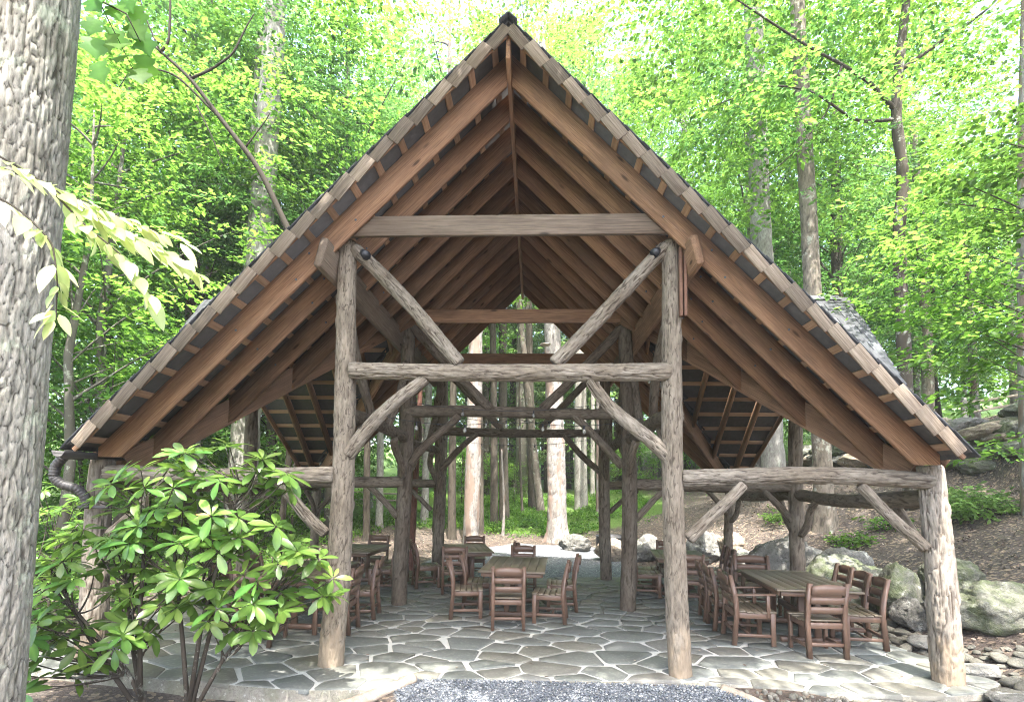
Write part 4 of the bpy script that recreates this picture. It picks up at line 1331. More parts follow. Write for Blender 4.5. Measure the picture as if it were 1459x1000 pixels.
for kind, nvar in (('tall', 4), ('mid', 4), ('low', 3)):
    for i in range(nvar):
        tm, cr = make_variant(kind, 900+i*7+len(kind))
        VAR[kind, i] = (tm, {k: leafmesh('crown', [cr], M[k]) for k in (('leaf_a', 'leaf_b', 'leaf_far') if kind != 'low' else ('leaf_low', 'leaf_a', 'leaf_b'))})

def tree(kind, i, x, y, sc, rz, leafk, label, name='forest_tree', group=None, z=None):
    t = thing(name, label, 'tree', (x, y, gz(x, y) if z is None else z), rz, group)
    t.scale = (sc, sc, sc*random.uniform(.9, 1.12))
    tm, crs = VAR[kind, i]
    a = bpy.data.objects.new('trunk', tm); link(a, t)
    b = bpy.data.objects.new('crown', crs[leafk]); link(b, t)
    return t

random.seed(4)
# ---- trees that can be told apart by their trunks
def big_tree(x, y, top, r0, r1, bark_, label, crown=None, csc=1.0, leafk='leaf_a', seed=1, name='forest_tree', seg=20, dz=.14, flare=.0, amp=.02, bend=.06, rz=0, cdz=0, cat='tree', **kw):
    t = thing(name, label, cat, (x, y, gz(x, y)))
    p0 = Vector((x, y, gz(x, y)-.25)); p1 = Vector(top)
    log('trunk', p0, p1, r0, r1, M[bark_], t, seg=seg, dz=dz, flare=flare, amp=amp, bend=bend, cell=kw.pop('cell', (.06, .22)), seed=seed, **kw)
    if crown is not None:
        b = bpy.data.objects.new('crown', VAR[crown[0], crown[1]][1][leafk])
        link(b, t)
        hgt = {'tall': 21, 'mid': 11, 'low': 4.6}[crown[0]]
        b.location = (top[0]-x, top[1]-y, top[2]-gz(x, y)-hgt*csc+cdz); b.scale = (csc,)*3; b.rotation_euler = (0, 0, rz)
    return t
big_tree(-7.75, 8.1, (-7.55, 8.6, 23), .40, .26, 'bark_grey', 'stout straight grey trunk rising behind the left roof slope', ('tall', 0), 1.0, seed=31, amp=.03)
big_tree(7.85, 10.7, (7.5, 10.9, 24), .35, .27, 'bark_grey', 'stout light grey trunk left of the two tall trunks above the right roof slope', ('tall', 1), 1.1, seed=32, amp=.03, flare=.1)
big_tree(7.47, 7.2, (7.05, 7.3, 22), .225, .15, 'bark_brown', 'tall straight slim trunk with flared base above the stone hillside right of the pavilion', ('tall', 2), .9, seed=33, flare=.13, seg=28, dz=.08, amp=.014)
t = big_tree(-1.86, 12.2, (-1.6, 12.0, 15), .29, .20, 'bark_pale', 'pale peeling dead trunk seen through the pavilion left of centre', None, seed=34, seg=30, dz=.07, amp=.02, name='dead_tree')
t = big_tree(1.23, 13.6, (.35, 13.2, 20), .36, .24, 'bark_pale', 'pale reddish trunk with flared roots right of centre behind the gravel', ('tall', 3), .8, seed=35, seg=36, dz=.06, flare=.28, amp=.025, lump=.09)
o = put('bracket_fungus', rock_mesh('bracket_fungus', 77, M['grey_wood'], (.22, .18, .05), facets=3, geo=ICO2), t)
o.location = (at(777, 492, 19.0)-t.location)+Vector((0, -.1, 0))
for x, y, top, r, bk, l, cr in (
    (-2.74, 13.7, (-2.9, 13.9, 15), .16, 'bark_dark', 'dark slim trunk just left of the pale dead trunk', ('tall', 0)),
    (-1.76, 15.0, (-1.95, 15.2, 13), .10, 'bark_dark', 'thin dark trunk just right of the pale dead trunk', ('mid', 1)),
    (-1.41, 17.0, (-1.75, 17, 17), .18, 'bark_dark', 'dark trunk leaning slightly left, second right of the pale dead trunk', ('tall', 1)),
    (-1.05, 18.7, (-1.3, 18.9, 19), .24, 'bark_dark', 'thicker dark trunk third right of the pale dead trunk', ('tall', 2)),
    (-.92, 15.0, (-1.0, 15.0, 3.6), .06, 'bark_pale', 'short pale broken snag among the dark trunks behind the pavilion', None),
    (-.22, 20.2, (-.5, 20.4, 9), .07, 'bark_dark', 'thin crooked dark sapling in the middle of the view through the pavilion', ('mid', 0)),
    (.29, 22.6, (-.2, 22.6, 19), .26, 'bark_dark', 'dark trunk left of the leaning tan trunk behind the pavilion', ('tall', 3)),
    (.73, 21.1, (-1.2, 21.0, 17), .22, 'bark_brown', 'tan trunk leaning left in the middle of the view through the pavilion', ('tall', 0)),
    (2.93, 23.2, (2.95, 23.4, 22), .38, 'bark_grey', 'wide smooth grey trunk right of the flared reddish trunk', ('tall', 1)),
    (4.08, 28.0, (4.1, 28, 18), .16, 'bark_grey', 'thin grey trunk right of the wide smooth grey trunk', ('tall', 2)),
    (3.53, 20.2, (3.6, 20.2, 15), .13, 'bark_pale', 'thin pale trunk beside the right inner posts', ('mid', 2)),
    (-2.75, 7.15, (-2.62, 7.3, 7.5), .085, 'bark_red', 'slim dark red-brown trunk right behind the left inner post', ('low', 0)),
    (-11.1, 11.2, (-11.3, 11.5, 17), .17, 'bark_pale', 'pale slim trunk in the left woods above the downspout', ('tall', 3)),
    (-8.6, 9.6, (-8.8, 9.8, 17), .17, 'bark_grey', 'grey trunk in the left woods right beside the lower left roof slope', ('tall', 0)),
    (-9.0, 12.3, (-9.4, 12.5, 16), .16, 'bark_dark', 'dark trunk in the left woods behind the middle of the left roof slope', ('tall', 2)),
    (-13.6, 12.4, (-14.2, 12.0, 18), .2, 'bark_dark', 'dark slanting trunk in the left woods close to the large foreground trunk', ('tall', 1)),
    (-6.2, 16, (-6.3, 16, 17), .16, 'bark_grey', 'grey trunk behind the left side bay of the pavilion', ('tall', 3)),
    (-4.6, 17.5, (-4.5, 17.5, 17), .18, 'bark_grey', 'grey trunk right of the left front post seen through the pavilion', ('tall', 0)),
    (-5.6, 12.5, (-5.7, 12.6, 15), .13, 'bark_dark', 'dark slim trunk behind the left back table', ('mid', 3)),
    (18.0, 15.6, (17.9, 15.6, 15), .15, 'bark_pale', 'thin whitish trunk on the upper right hillside, left of a similar one', ('tall', 1)),
    (19.2, 15.2, (19.2, 15.2, 15), .17, 'bark_pale', 'thin whitish trunk on the upper right hillside, right of a similar one', ('tall', 2)),
    (15.4, 14.6, (15.3, 14.6, 17), .22, 'bark_brown', 'brown trunk half hidden by leaves right of the slate coloured side gable', ('tall', 3)),
    (10.1, 4.7, (10.5, 4.6, 13), .2, 'bark_pale', 'pale trunk with roots at the right edge of the photo beside the low bush', ('mid', 1))):
    thin_ = cr and -3 < x < 4.6 and y > 12
    if thin_: cr = ('low', int(x*7) % 3) if int(y*10) % 2 else None
    big_tree(x, y, top, r, r*.6, bk, l, cr, random.uniform(1.0, 1.3) if thin_ else random.uniform(.75, .95), random.choice(['leaf_a', 'leaf_b']), seed=int(abs(x*13+y*7)), seg=16, dz=.2, rz=random.uniform(0, 6), cdz=2.0, amp=.012, flare=.05)

# curved dark trunk with a long branch, right
def poly_tree(name, label, lines, bark_, sprays=None, leafk='leaf_a', base=None):
    b0 = base or lines[0][0][0]
    t = thing(name, label, 'tree', (b0[0], b0[1], gz(b0[0], b0[1])))
    for k, (pts, rad) in enumerate(lines):
        P = np.array([list(p) for p in pts], float)
        u = np.linspace(0, len(P)-1, len(P)*6)
        Q = np.stack([np.interp(u, range(len(P)), P[:, c]) for c in range(3)], 1)
        for _ in range(4): Q[1:-1] = (Q[:-2]+2*Q[1:-1]+Q[2:])/4
        rr = np.interp(u, np.linspace(0, len(P)-1, len(rad)), rad)*(1+.06*np.sin(u*9))
        V_, F_ = tube_geo(Q, rr, 14 if k == 0 else 6)
        put('trunk' if k == 0 else 'branch', mesh('trunk' if k == 0 else 'branch', V_, F_, M[bark_], True), t, Matrix.Identity(4))
    if sprays is not None:
        me = leafmesh('crown', [sprays], M[leafk])
        put('crown', me, t, Matrix.Identity(4))
    return t
rg = np.random.default_rng(21)
def px_clusters(lst): return np.array([list(at(*q)) for q in lst])
D = 12.4
b = at(1290, 480, D)
base = Vector((b.x, b.y, gz(b.x, b.y)-.2))
cl = px_clusters([(1130, 60, D), (1180, 40, D+.6), (1230, 120, D-.5), (1300, 60, D), (1340, 30, D+.5), (1210, 200, D), (1150, 150, D-.4), (1090, 110, D), (1060, 40, D+.5), (1250, 20, D), (1390, 70, D+.6), (1110, 220, D+.8), (1040, 170, D+.8), (1190, 270, D+.4)])
poly_tree('forest_tree', 'lichen spotted trunk curving upward right of the pavilion with a long branch to the left',
    [([base, at(1284, 420, D), at(1280, 330, D), at(1288, 250, D), at(1276, 170, D), at(1281, 90, D), at(1292, 0, D), at(1300, -120, D)], [.16, .14, .13, .12, .11, .10, .08, .05]),
     ([at(1278, 160, D), at(1240, 118, D-.1), at(1200, 92, D-.2), at(1160, 72, D-.3), at(1080, 20, D-.4), at(1020, -20, D-.4)], [.06, .045, .035, .025, .012]),
     ([at(1281, 170, D), at(1220, 175, D), at(1160, 130, D), at(1100, 120, D), at(1020, 150, D)], [.04, .03, .02, .01]),
     ([at(1284, 100, D), at(1340, 60, D), at(1400, 20, D), at(1440, -20, D)], [.05, .04, .03, .015]),
     ([at(1200, 92, D-.2), at(1180, 160, D), at(1130, 220, D), at(1080, 260, D)], [.03, .02, .015, .008])],
    'bark_brown', crown_from(cl, rg, 8, 1.0, .42, 26, .13, .65, 'hex', centre=list(at(1270, 150, D))), 'leaf_b')
# slender leaning tree, left
D = 12.0
poly_tree('leaning_tree', 'slender dark bare tree leaning left above the left roof slope',
    [([(-6.4, 7.6, -.2), (-5.9, 7.2, 4), at(440, 390, D), at(408, 322, D), at(370, 240, D), at(315, 170, D), at(270, 110, D), at(222, 68, D)], [.09, .08, .075, .07, .06, .05, .04, .025]),
     ([at(272, 112, D), at(300, 100, D), at(332, 78, D), at(350, 40, D), at(362, 20, D)], [.035, .028, .02, .012]),
     ([at(228, 76, D), at(241, 60, D), at(243, 0, D), at(240, -40, D)], [.035, .03, .025, .015]),
     ([at(310, 165, D), at(250, 105, D), at(190, 92, D), at(170, 125, D)], [.03, .022, .016, .008]),
     ([at(228, 74, D), at(205, 20, D), at(195, -20, D)], [.02, .014, .008]),
     ([at(350, 210, D), at(380, 170, D), at(385, 160, D)], [.02, .014, .008]),
     ([at(280, 150, D), at(300, 190, D), at(318, 235, D)], [.02, .014, .008])], 'bark_dark', base=Vector((-6.4, 7.6, 0)))
# small spreading tree at the right with layered sprays over the side gable
rg = np.random.default_rng(22)
lst = [(1300, 400, 8.3), (1385, 465, 8), (1350, 400, 8.2), (1390, 440, 8.3), (1430, 470, 8.4), (1440, 400, 8.4), (1400, 350, 8.6), (1440, 320, 8.6),
       (1350, 340, 8.6), (1310, 370, 8.4), (1420, 270, 8.8), (1455, 230, 8.8), (1380, 290, 8.9), (1340, 250, 9), (1410, 200, 9), (1450, 170, 9), (1380, 500, 8.2), (1440, 510, 8.2), (1460, 560, 7.8),
       (1320, 290, 9.2), (1460, 380, 8), (1480, 300, 8.4), (1480, 450, 7.8), (1470, 630, 7.6), (1262, 436, 8.6), (1350, 430, 8.4)]
cl = px_clusters(lst)
cr = crown_from(cl, rg, 9, .75, .34, 26, .115, .40, 'hex', centre=list(at(1560, 480, 9)))
ax = np.array([(9.75, 2.0, gz(9.75, 2.0)-.2), (9.8, 2.1, 3), (9.6, 2.2, 5), (9.7, 2.1, 7), (9.6, 2, 9)])
t = thing('understory_tree', 'small spreading tree with layered fresh green sprays at the right edge over the side gable', 'tree', (9.75, 2.0, gz(9.75, 2.0)))
V_, F_ = join([tube_geo(ax, [.11, .1, .08, .06, .02], 12)]+limb_tubes(ax, cl, rg, .028, 2.4))
put('trunk', mesh('trunk', V_, F_, M['bark_brown'], True), t, Matrix.Identity(4))
put('crown', leafmesh('crown', [cr], M['leaf_a']), t, Matrix.Identity(4))

# ---- big tree and one behind the camera; unseen crowns shaped to shade the patio
SUNLIT = [(-3.4, -.2, 1.3, .45), (-2.0, -.3, .9, .42), (-1.05, -.1, .45, .28), (2.75, -.05, .55, .22), (3.7, -.12, .95, .34), (4.7, .25, .6, .42), (4.85, .95, .25, .25), (5.4, .6, .5, .5), (4.72, .55, .2, .35), (-4.6, .1, .5, .5)]  # ground ellipses the overhead sprays leave open as sun patches
rg = np.random.default_rng(23)
tgt = []
while len(tgt) < 1000:
    gx_, gy_ = rg.uniform(-6.0, 6.2), rg.uniform(-1.3, 3.4)
    if len(tgt) % 13 == 0: gx_, gy_ = rg.uniform(-4.6, -2.75), rg.uniform(-3.2, -1.0)
    if len(tgt) > 720: gx_, gy_ = rg.uniform(-2.2, 2.9), rg.uniform(.15, 3.2)
    jit = rg.uniform(.85, 1.4)
    if any(((gx_-a)/(c+.25*0))**2+((gy_-b_)/(d))**2 < jit for a, b_, c, d in SUNLIT): continue
    tgt.append((gx_, gy_))
tgt = np.array(tgt)
zz = rg.uniform(8.5, 12.5, len(tgt))
sd = np.array(list(sdir))
C = np.stack([tgt[:, 0], tgt[:, 1], np.zeros(len(tgt))], 1)+sd*(zz/sd[2])[:, None]
A = rg.normal(0, 1, C.shape); A[:, 2] *= .15; A = nrm(A)
LS = .62
C = C-A*LS/2
lab_fg = 'large furrowed grey trunk at the left edge with leafy twigs hanging before it'
fg = thing('large_tree', lab_fg, 'tree', (-3.80, -2.4, gz(-3.8, -2.4)))
log('trunk', (-3.79, -2.40, -.5), (-3.02, -2.9, 13.5), .43, .31, M['bark_big'], fg, seg=250, dz=.021, amp=.017, bend=.0, lump=.03, flare=.01, seed=77, knots=1, style='plates')
bt = thing('large_tree', 'tree standing behind the camera whose crown shades the front of the patio', 'tree', (4.6, -9.5, gz(4.6, -9.5)))
log('trunk', (4.6, -9.5, -.5), (3.6, -8.6, 14), .33, .2, M['bark_grey'], bt, seg=20, dz=.2)
for left, tr_, ax in ((True, fg, [(-3.75, -2.4, 0), (-3.02, -2.9, 13.5)]), (False, bt, [(4.6, -9.5, 0), (3.6, -8.6, 14)])):
    m_ = (C[:, 0] < .8) == left
    s_ = spray_leaves(C[m_], A[m_], LS, .3, 30, .15, rg, 'quad', droop=.05)
    put('crown', leafmesh('crown', [s_], M['leaf_a']), tr_, Matrix.Identity(4))  # unseen sprays set along the sun rays to shade the patio
    axp = np.array([np.array(ax[0])+(np.array(ax[1])-np.array(ax[0]))*u for u in np.linspace(0, 1, 8)])
    V_, F_ = join(limb_tubes(axp, C[m_], rg, .07, 6.5, 26))
    put('limbs', mesh('limbs', V_, F_, M['bark_grey'], True), tr_, Matrix.Identity(4))

# foreground twigs with individual leaves
def one_leaf(name, L, W, mat, curl=.08, fold=.12, n=6, lobed=False, ob=False):
    V, F = [], []
    for i in range(n+1):
        u = i/n
        w_ = W/2*(math.sin(math.pi*min(1, u*1.02)**.75)**.8 if 0 < u < 1 else 0)
        if ob: w_ = W/2*(math.sin(math.pi*u**1.45)**.62 if 0 < u < 1 else 0)
        if lobed: w_ *= 1+.35*math.sin(u*13)
        zc = -curl*L*u*u*1.6
        V += [(u*L, -w_, zc+fold*w_), (u*L, 0, zc), (u*L, w_, zc+fold*w_)]
    for i in range(n):
        a = i*3; b_ = a+3
        F += [(a, b_, b_+1, a+1), (a+1, b_+1, b_+2, a+2)]
    return mesh(name, V, F, mat, True, {'tint': ('POINT', np.tile([.5, .78, .5], n+1))})
def retint(me, t):
    m2 = me.copy(); m2.attributes['tint'].data.foreach_set('value', np.tile(np.array([t, min(1, t+.3), t], np.float32), len(m2.vertices)//3)); return m2
rg = np.random.default_rng(24)
base_leaves = [one_leaf('leaf', l, w_, M['leaf_fg'], c) for l, w_, c in ((.15, .06, .10), (.125, .062, .18), (.105, .048, .05), (.085, .048, .14))]
LV = [retint(m_, t) for m_ in base_leaves for t in (.2, .8)]
tw = [[(-60, 190, 2.45), (30, 240, 2.5), (100, 285, 2.55), (170, 330, 2.62), (225, 352, 2.7), (290, 395, 2.8)],
      [(60, 258, 2.52), (120, 320, 2.5), (175, 365, 2.55), (215, 420, 2.6)],
      [(-40, 260, 2.4), (30, 300, 2.42), (75, 345, 2.42), (82, 400, 2.4), (80, 455, 2.38)],
      [(-60, 215, 2.7), (60, 262, 2.75), (150, 300, 2.85), (260, 345, 3.0)]]
for k, q in enumerate(tw):
    P = np.array([list(at(*p)) for p in q])
    u = np.linspace(0, len(P)-1, 30)
    Q = np.stack([np.interp(u, range(len(P)), P[:, c]) for c in range(3)], 1)
    for _ in range(3): Q[1:-1] = (Q[:-2]+2*Q[1:-1]+Q[2:])/4
    V_, F_ = tube_geo(Q, np.linspace(.006, .002, 30), 6)
    put('twig', mesh('twig', V_, F_, M['bark_dark'], True), fg, Matrix.Identity(4))
    for i in range([64, 34, 28, 54][k]):
        j = rg.uniform(4, 29); p = Vector([np.interp(j, range(30), Q[:, c]) for c in range(3)])
        d = Vector(Q[min(29, int(j)+1)]-Q[max(0, int(j)-1)]).normalized()
        sdv = d.cross(Vector((0, 0, 1))).normalized()*(1 if i % 2 else -1)
        dr = d*rg.uniform(.35, .9)+sdv*rg.uniform(.3, 1.0)+Vector((0, 0, -rg.uniform(.0, .75 if k in (1, 2) else .4)))
        nv = Vector((rg.normal(0, .35), rg.normal(-.25, .35), 1))
        o = put('leaf', LV[int(rg.integers(0, len(LV)))], fg, frame(p+dr.normalized()*.02, dr, nv))
        s_ = rg.uniform(.75, 1.15); o.scale = (s_, s_, s_)
# green leaves hanging into the top left corner
lob = [retint(one_leaf('leaf', .16, .15, M['leaf_a'], .15, .1, 8, True), t) for t in (.4, .7)]
for i in range(17):
    px, py = [(150, 12), (165, 30), (185, 55), (160, 62), (140, 50), (172, 85), (185, 100), (165, 70), (200, 70), (190, 30), (128, 20), (132, 75), (205, 100), (178, 10), (150, 85), (140, 110), (195, 120)][i]
    p = at(px, py-22, 3.6+.05*(i % 5))
    dr = Vector((rg.normal(.1, .3), rg.normal(-.2, .3), -.75)); nv = Vector((rg.normal(0, .4), -.8, .6))
    put('leaf', lob[i % 2], fg, frame(p, dr, nv))
for q in ([(105, -60, 3.6), (140, 0, 3.65), (165, 50, 3.7), (190, 100, 3.75)], [(140, 0, 3.65), (180, 20, 3.6), (200, 60, 3.65)]):
    V_, F_ = tube_geo([list(at(*p)) for p in q], [.006, .005, .003, .002][:len(q)], 6)
    put('twig', mesh('twig', V_, F_, M['bark_dark'], True), fg, Matrix.Identity(4))

# ---- rhododendron with whorled leaves
def rhodo(label, lumps, stems, n_single, n_total, seed, leaflen=.165, loc=None):
    rg = np.random.default_rng(seed)
    t = thing('rhododendron', label, 'shrub', loc)
    base = [one_leaf('leaf', leaflen, leaflen*.36, M['leaf_rhodo'], c, .15, 6, False, True) for c in (.06, .14, .24)]
    lv = [retint(m_, q) for m_ in base for q in (.1, .45, .8)]
    ye = one_leaf('leaf', leaflen*.8, leaflen*.3, M['leaf_yellow'], .1)
    wh = []
    tries = 0
    while len(wh) < n_total and tries < 20000:
        tries += 1
        c, r, wt = lumps[int(rg.choice(len(lumps), p=np.array([l[2] for l in lumps])/sum(l[2] for l in lumps)))]
        p = rg.uniform(-1, 1, 3); d = np.linalg.norm(p)
        if d > 1 or d < .4: continue
        q = np.array(c)+p*np.array(r)
        if q[2] < .12 or any(np.linalg.norm(q-a[0]) < .14 for a in wh): continue
        wh.append((q, np.array(c), p/d))
    wh.sort(key=lambda a: a[0][1])                     # nearest the camera first
    VFT, nl_, cnt = [], 0, 0
    for k, (q, c, dn) in enumerate(wh):
        axis_ = Vector((dn[0]*.45, dn[1]*.45-.15, .75+.3*dn[2])).normalized()
        e1 = axis_.orthogonal().normalized(); e2 = axis_.cross(e1)
        young = rg.random() < .4
        n = int(rg.integers(8, 13)); ph = rg.uniform(0, 6.28)
        for i in range(n):
            a = ph+i*2.399
            lift = rg.uniform(.35, .9) if (i < 3 and young) else rg.uniform(-.4, .5)
            dr = e1*math.cos(a)+e2*math.sin(a)+axis_*lift
            nv = axis_-dr*.3+Vector(rg.normal(0, .15, 3))
            s_ = rg.uniform(.7, 1.2)*(.75 if (young and i < 3) else 1)
            tnt = 2 if (young and i < 4) else int(rg.integers(0, 2))
            m_ = lv[int(rg.integers(0, 3))*3+tnt]
            Mx = frame(Vector(q)+dr.normalized()*.012-axis_*.012*i/n, dr, nv) @ Matrix.Scale(s_, 4)
            if cnt < n_single:
                put('leaf', ye if (cnt in (57,)) else m_, t, Mx); cnt += 1
            else:
                co = np.empty(len(m_.vertices)*3, np.float32); m_.vertices.foreach_get('co', co)
                co = np.c_[co.reshape(-1, 3), np.ones(len(m_.vertices))]
                Vw = (np.array(Mx) @ co.T).T[:, :3]
                i0 = np.arange(6)[:, None]*3
                F = np.concatenate([i0+np.array([0, 3, 4, 1]), i0+np.array([1, 4, 5, 2])])
                VFT.append((Vw, F, np.tile([(.1, .45, .8)[tnt], min(1, (.4, .75, 1)[tnt]), (.1, .45, .8)[tnt]], len(Vw)//3)))
    if VFT:
        me = leafmesh('foliage', VFT, M['leaf_rhodo'])
        me.polygons.foreach_set('use_smooth', np.ones(len(me.polygons), bool))
        tag(put('foliage', me, t, Matrix.Identity(4)), kind='stuff')
    for b, top in stems:
        V_, F_ = (tube_geo([b, (np.array(b)*.6+np.array(top)*.4)+rg.normal(0, .04, 3), top], [.024, .019, .012], 8))
        put('stem', mesh('stem', V_, F_, M['bark_brown'], True), t, Matrix.Identity(4))
    parts = []
    tops = np.array([s[1] for s in stems])
    for q, c, dn in wh:
        j = np.argmin(np.linalg.norm(tops-q, axis=1)*rg.uniform(.7, 1.3, len(tops))+.3*(tops[:, 2] > q[2]+.25))
        b_ = np.array(stems[j][0]); f_ = np.clip((q[2]-rg.uniform(.12, .5)-b_[2])/(tops[j][2]-b_[2]), .35, 1)
        s0 = b_+(tops[j]-b_)*f_
        m_ = (s0+q)/2+np.array([0, 0, -.06])+rg.normal(0, .05, 3)
        u = np.linspace(0, 1, 6)[:, None]
        parts.append(tube_geo((1-u)**2*s0+2*u*(1-u)*m_+u**2*q, np.linspace(.010, .004, 6), 5, False))
    V_, F_ = join(parts)
    put('branches', mesh('branches', V_, F_, M['bark_brown'], True), t, Matrix.Identity(4))
    return t
rhodo('large rhododendron with whorled glossy leaves in front of the left side of the patio',
      [((-2.85, -1.12, 1.85), (1.1, .42, .62), 42), ((-3.85, -1.2, .95), (.75, .35, .66), 28), ((-1.95, -1.05, 1.2), (.48, .3, .38), 14), ((-3.2, -1.15, 1.35), (.8, .35, .55), 20), ((-2.5, -1.1, .85), (.75, .35, .28), 18), ((-4.15, -1.25, .45), (.45, .3, .4), 12)],
      [((-3.34, -1.05, -.1), (-3.5, -1.15, 1.1)), ((-3.36, -1.05, -.1), (-3.3, -1.2, 1.9)), ((-2.9, -1.05, -.12), (-2.45, -1.15, 2.0)), ((-3.4, -1.05, -.1), (-4.2, -1.2, 1.2)), ((-3.3, -1.05, -.1), (-3.9, -1.2, .8)), ((-2.88, -1.05, -.12), (-2.75, -1.1, 1.55)), ((-2.85, -1.05, -.12), (-2.2, -1.05, .95)), ((-2.9, -1.05, -.12), (-3.1, -1.1, 1.5))],
      300, 164, 41, .20, (-3.0, -1.1, gz(-3, -1.1)))
rhodo('second rhododendron lower and further left behind the large foreground trunk', [((-5.9, .3, .9), (.9, .7, .8), 1), ((-6.6, 1.4, 1.2), (.9, .8, .9), 1)],
      [((-5.9, .3, -.1), (-5.9, .3, .8)), ((-6.5, 1.3, -.1), (-6.6, 1.4, 1.1))], 0, 80, 42, .16, (-5.9, .3, gz(-5.9, .3)))

# ---- low bush on the right slope and small plants
def bush(x, y, r, hh, n, seed, label, leafk='leaf_a', name='low_bush', leaf=.11, group=None):
    rg = np.random.default_rng(seed)
    z = gz(x, y)
    t = thing(name, label, 'bush', (x, y, z), 0, group)
    cl = clusters(rg, n, z+hh*.55, r, hh*.5)+np.array([x, y, 0])
    put('foliage', leafmesh('foliage', [crown_from(cl, rg, 5, .32, .16, 14, leaf, .12, 'hex', centre=(x, y, z+.2))], M[leafk]), t, Matrix.Identity(4))
    V_, F_ = join([tube_geo([(x+rg.normal(0, .04), y+rg.normal(0, .04), z-.1), ((x+c[0])/2, (y+c[1])/2, (z+c[2])/2+.1), c], [.012, .008, .004], 5, False) for c in cl[:14]])
    put('stem', mesh('stem', V_, F_, M['bark_brown'], True), t, Matrix.Identity(4))
bush(9.5, 5.3, .42, .55, 20, 51, 'bright green low bush on the bare slope near the right edge of the photo', 'leaf_far')
for i, (x, y, s_) in enumerate(((6.9, 8.3, .22), (7.5, 6.2, .14), (3.6, 10.3, .3), (8.4, 6.4, .13))):
    bush(x, y, s_, s_*.8, 7, 60+i, 'small green weed clump on the bare brown slope right of the pavilion', 'leaf_low', 'weed_clump', .09, 'weed clumps on the slope')

# ---- fill of the woods
def ok(x, y, m):
    if -6.5-m < x < 6.5+m and -3 < y < 8.0+m: return False
    return True
LAB = {('tall', 'L'): 'tall forest tree with high fresh green crown deep in the woods left of the pavilion', ('tall', 'R'): 'tall forest tree with high fresh green crown on the wooded slope right of the pavilion', ('tall', 'B'): 'tall forest tree with high green crown far back in the woods behind the pavilion',
       ('mid', 'L'): 'young layered green tree among the dense woods left of the pavilion', ('mid', 'R'): 'young layered green tree on the wooded slope above the stone ledge', ('mid', 'B'): 'young layered green tree in the woods behind the pavilion',
       ('low', 'L'): 'low leafy sapling on the forest floor left of the pavilion', ('low', 'R'): 'low leafy sapling on the wooded slope right of the pavilion', ('low', 'B'): 'low leafy sapling at the edge of the grassy rise behind the pavilion'}
rgf = np.random.default_rng(77)
placed = []
def fill(kind, n, reg, xr, yr, sc, mind, leafs, margin=3.0):
    c = tries = 0
    while c < n and tries < 4000:
        tries += 1
        x, y = rgf.uniform(*xr), rgf.uniform(*yr)
        s_ = rgf.uniform(*sc)
        if not ok(x, y, margin*s_): continue
        if reg == 'L' and x > -6.0-.15*max(0, y-6) : continue
        if reg == 'R' and (x < 8.5 or (x < 12.5 and y < 9)): continue
        if reg == 'B' and (y < 20 and -4 < x < 7): continue
        if any(math.hypot(x-a, y-b_) < mind for a, b_, k2 in placed if k2 == kind): continue
        placed.append((x, y, kind))
        nv = 4 if kind != 'low' else 3
        tree(kind, int(rgf.integers(0, nv)), x, y, s_, rgf.uniform(0, 6.28), leafs[int(rgf.integers(0, len(leafs)))], LAB[kind, reg], 'forest_tree' if kind == 'tall' else ('young_tree' if kind == 'mid' else 'sapling'),
             {'tall': 'tall trees of the surrounding woods', 'mid': 'young trees of the surrounding woods', 'low': 'saplings on the forest floor'}[kind])
        c += 1
for kx, (x, y, k_, i_, s_, lk) in enumerate(((10.5, -4.5, 'tall', 0, .8, 'leaf_a'), (13.5, .5, 'tall', 1, .85, 'leaf_b'), (16.0, 4.5, 'tall', 2, .9, 'leaf_a'), (-9.5, -3.2, 'tall', 3, .85, 'leaf_a'), (-13, 1.0, 'tall', 0, .9, 'leaf_a'))):  # unseen trees added out of view to shade slope, boulders and woods
    tree(k_, i_, x, y, s_, kx*1.3, lk, ['tall tree outside the right edge of the photo shading the boulders', 'tall tree outside the right edge on the bare slope', 'tall tree beyond the right edge near the stone ledge', 'tall tree outside the left edge of the photo beside the camera', 'tall tree beyond the left edge behind the large trunk'][kx])
for kx, (x, y, s_, i_) in enumerate(((-3.6, 15.5, 1.0, 1), (-6.6, 11.8, 1.0, 0), (9.8, 17.0, 1.0, 2), (-9, 33, 1.6, 2), (-4, 35, 1.7, 0), (1.5, 34, 1.75, 3), (6.5, 33, 1.7, 1), (11.5, 32, 1.6, 2), (-1.5, 39, 1.8, 1), (5, 39, 1.8, 0), (-.5, 30, 1.65, 2), (-7.4, 29, 1.5, 3), (13, 16, .95, 1))):
    tree('tall', i_, x, y, s_, kx*2.1, ('leaf_a', 'leaf_b')[kx % 2], 'tall tree whose high crown shows over the roof ridge behind the pavilion', group='tall trees whose crowns show over the roof')
fill('mid', 17, 'L', (-17, -7.5), (3.5, 22), (.8, 1.25), 2.0, ('leaf_a', 'leaf_a', 'leaf_b'))
fill('low', 22, 'L', (-16, -7.0), (.5, 24), (.7, 1.2), 1.4, ('leaf_low', 'leaf_a'))
fill('tall', 16, 'L', (-30, -9), (8, 40), (.8, 1.15), 3.0, ('leaf_a', 'leaf_b', 'leaf_far'))
fill('mid', 10, 'R', (9.5, 26), (13, 30), (.8, 1.2), 2.4, ('leaf_b', 'leaf_a', 'leaf_far'))
fill('low', 5, 'R', (12.5, 26), (9.5, 30), (.7, 1.1), 2.0, ('leaf_low', 'leaf_a'))
fill('tall', 13, 'R', (11, 38), (17, 42), (.8, 1.1), 3.2, ('leaf_b', 'leaf_far', 'leaf_a'))
fill('mid', 18, 'B', (-12, 14), (29, 46), (.8, 1.3), 2.0, ('leaf_b', 'leaf_a', 'leaf_far'))
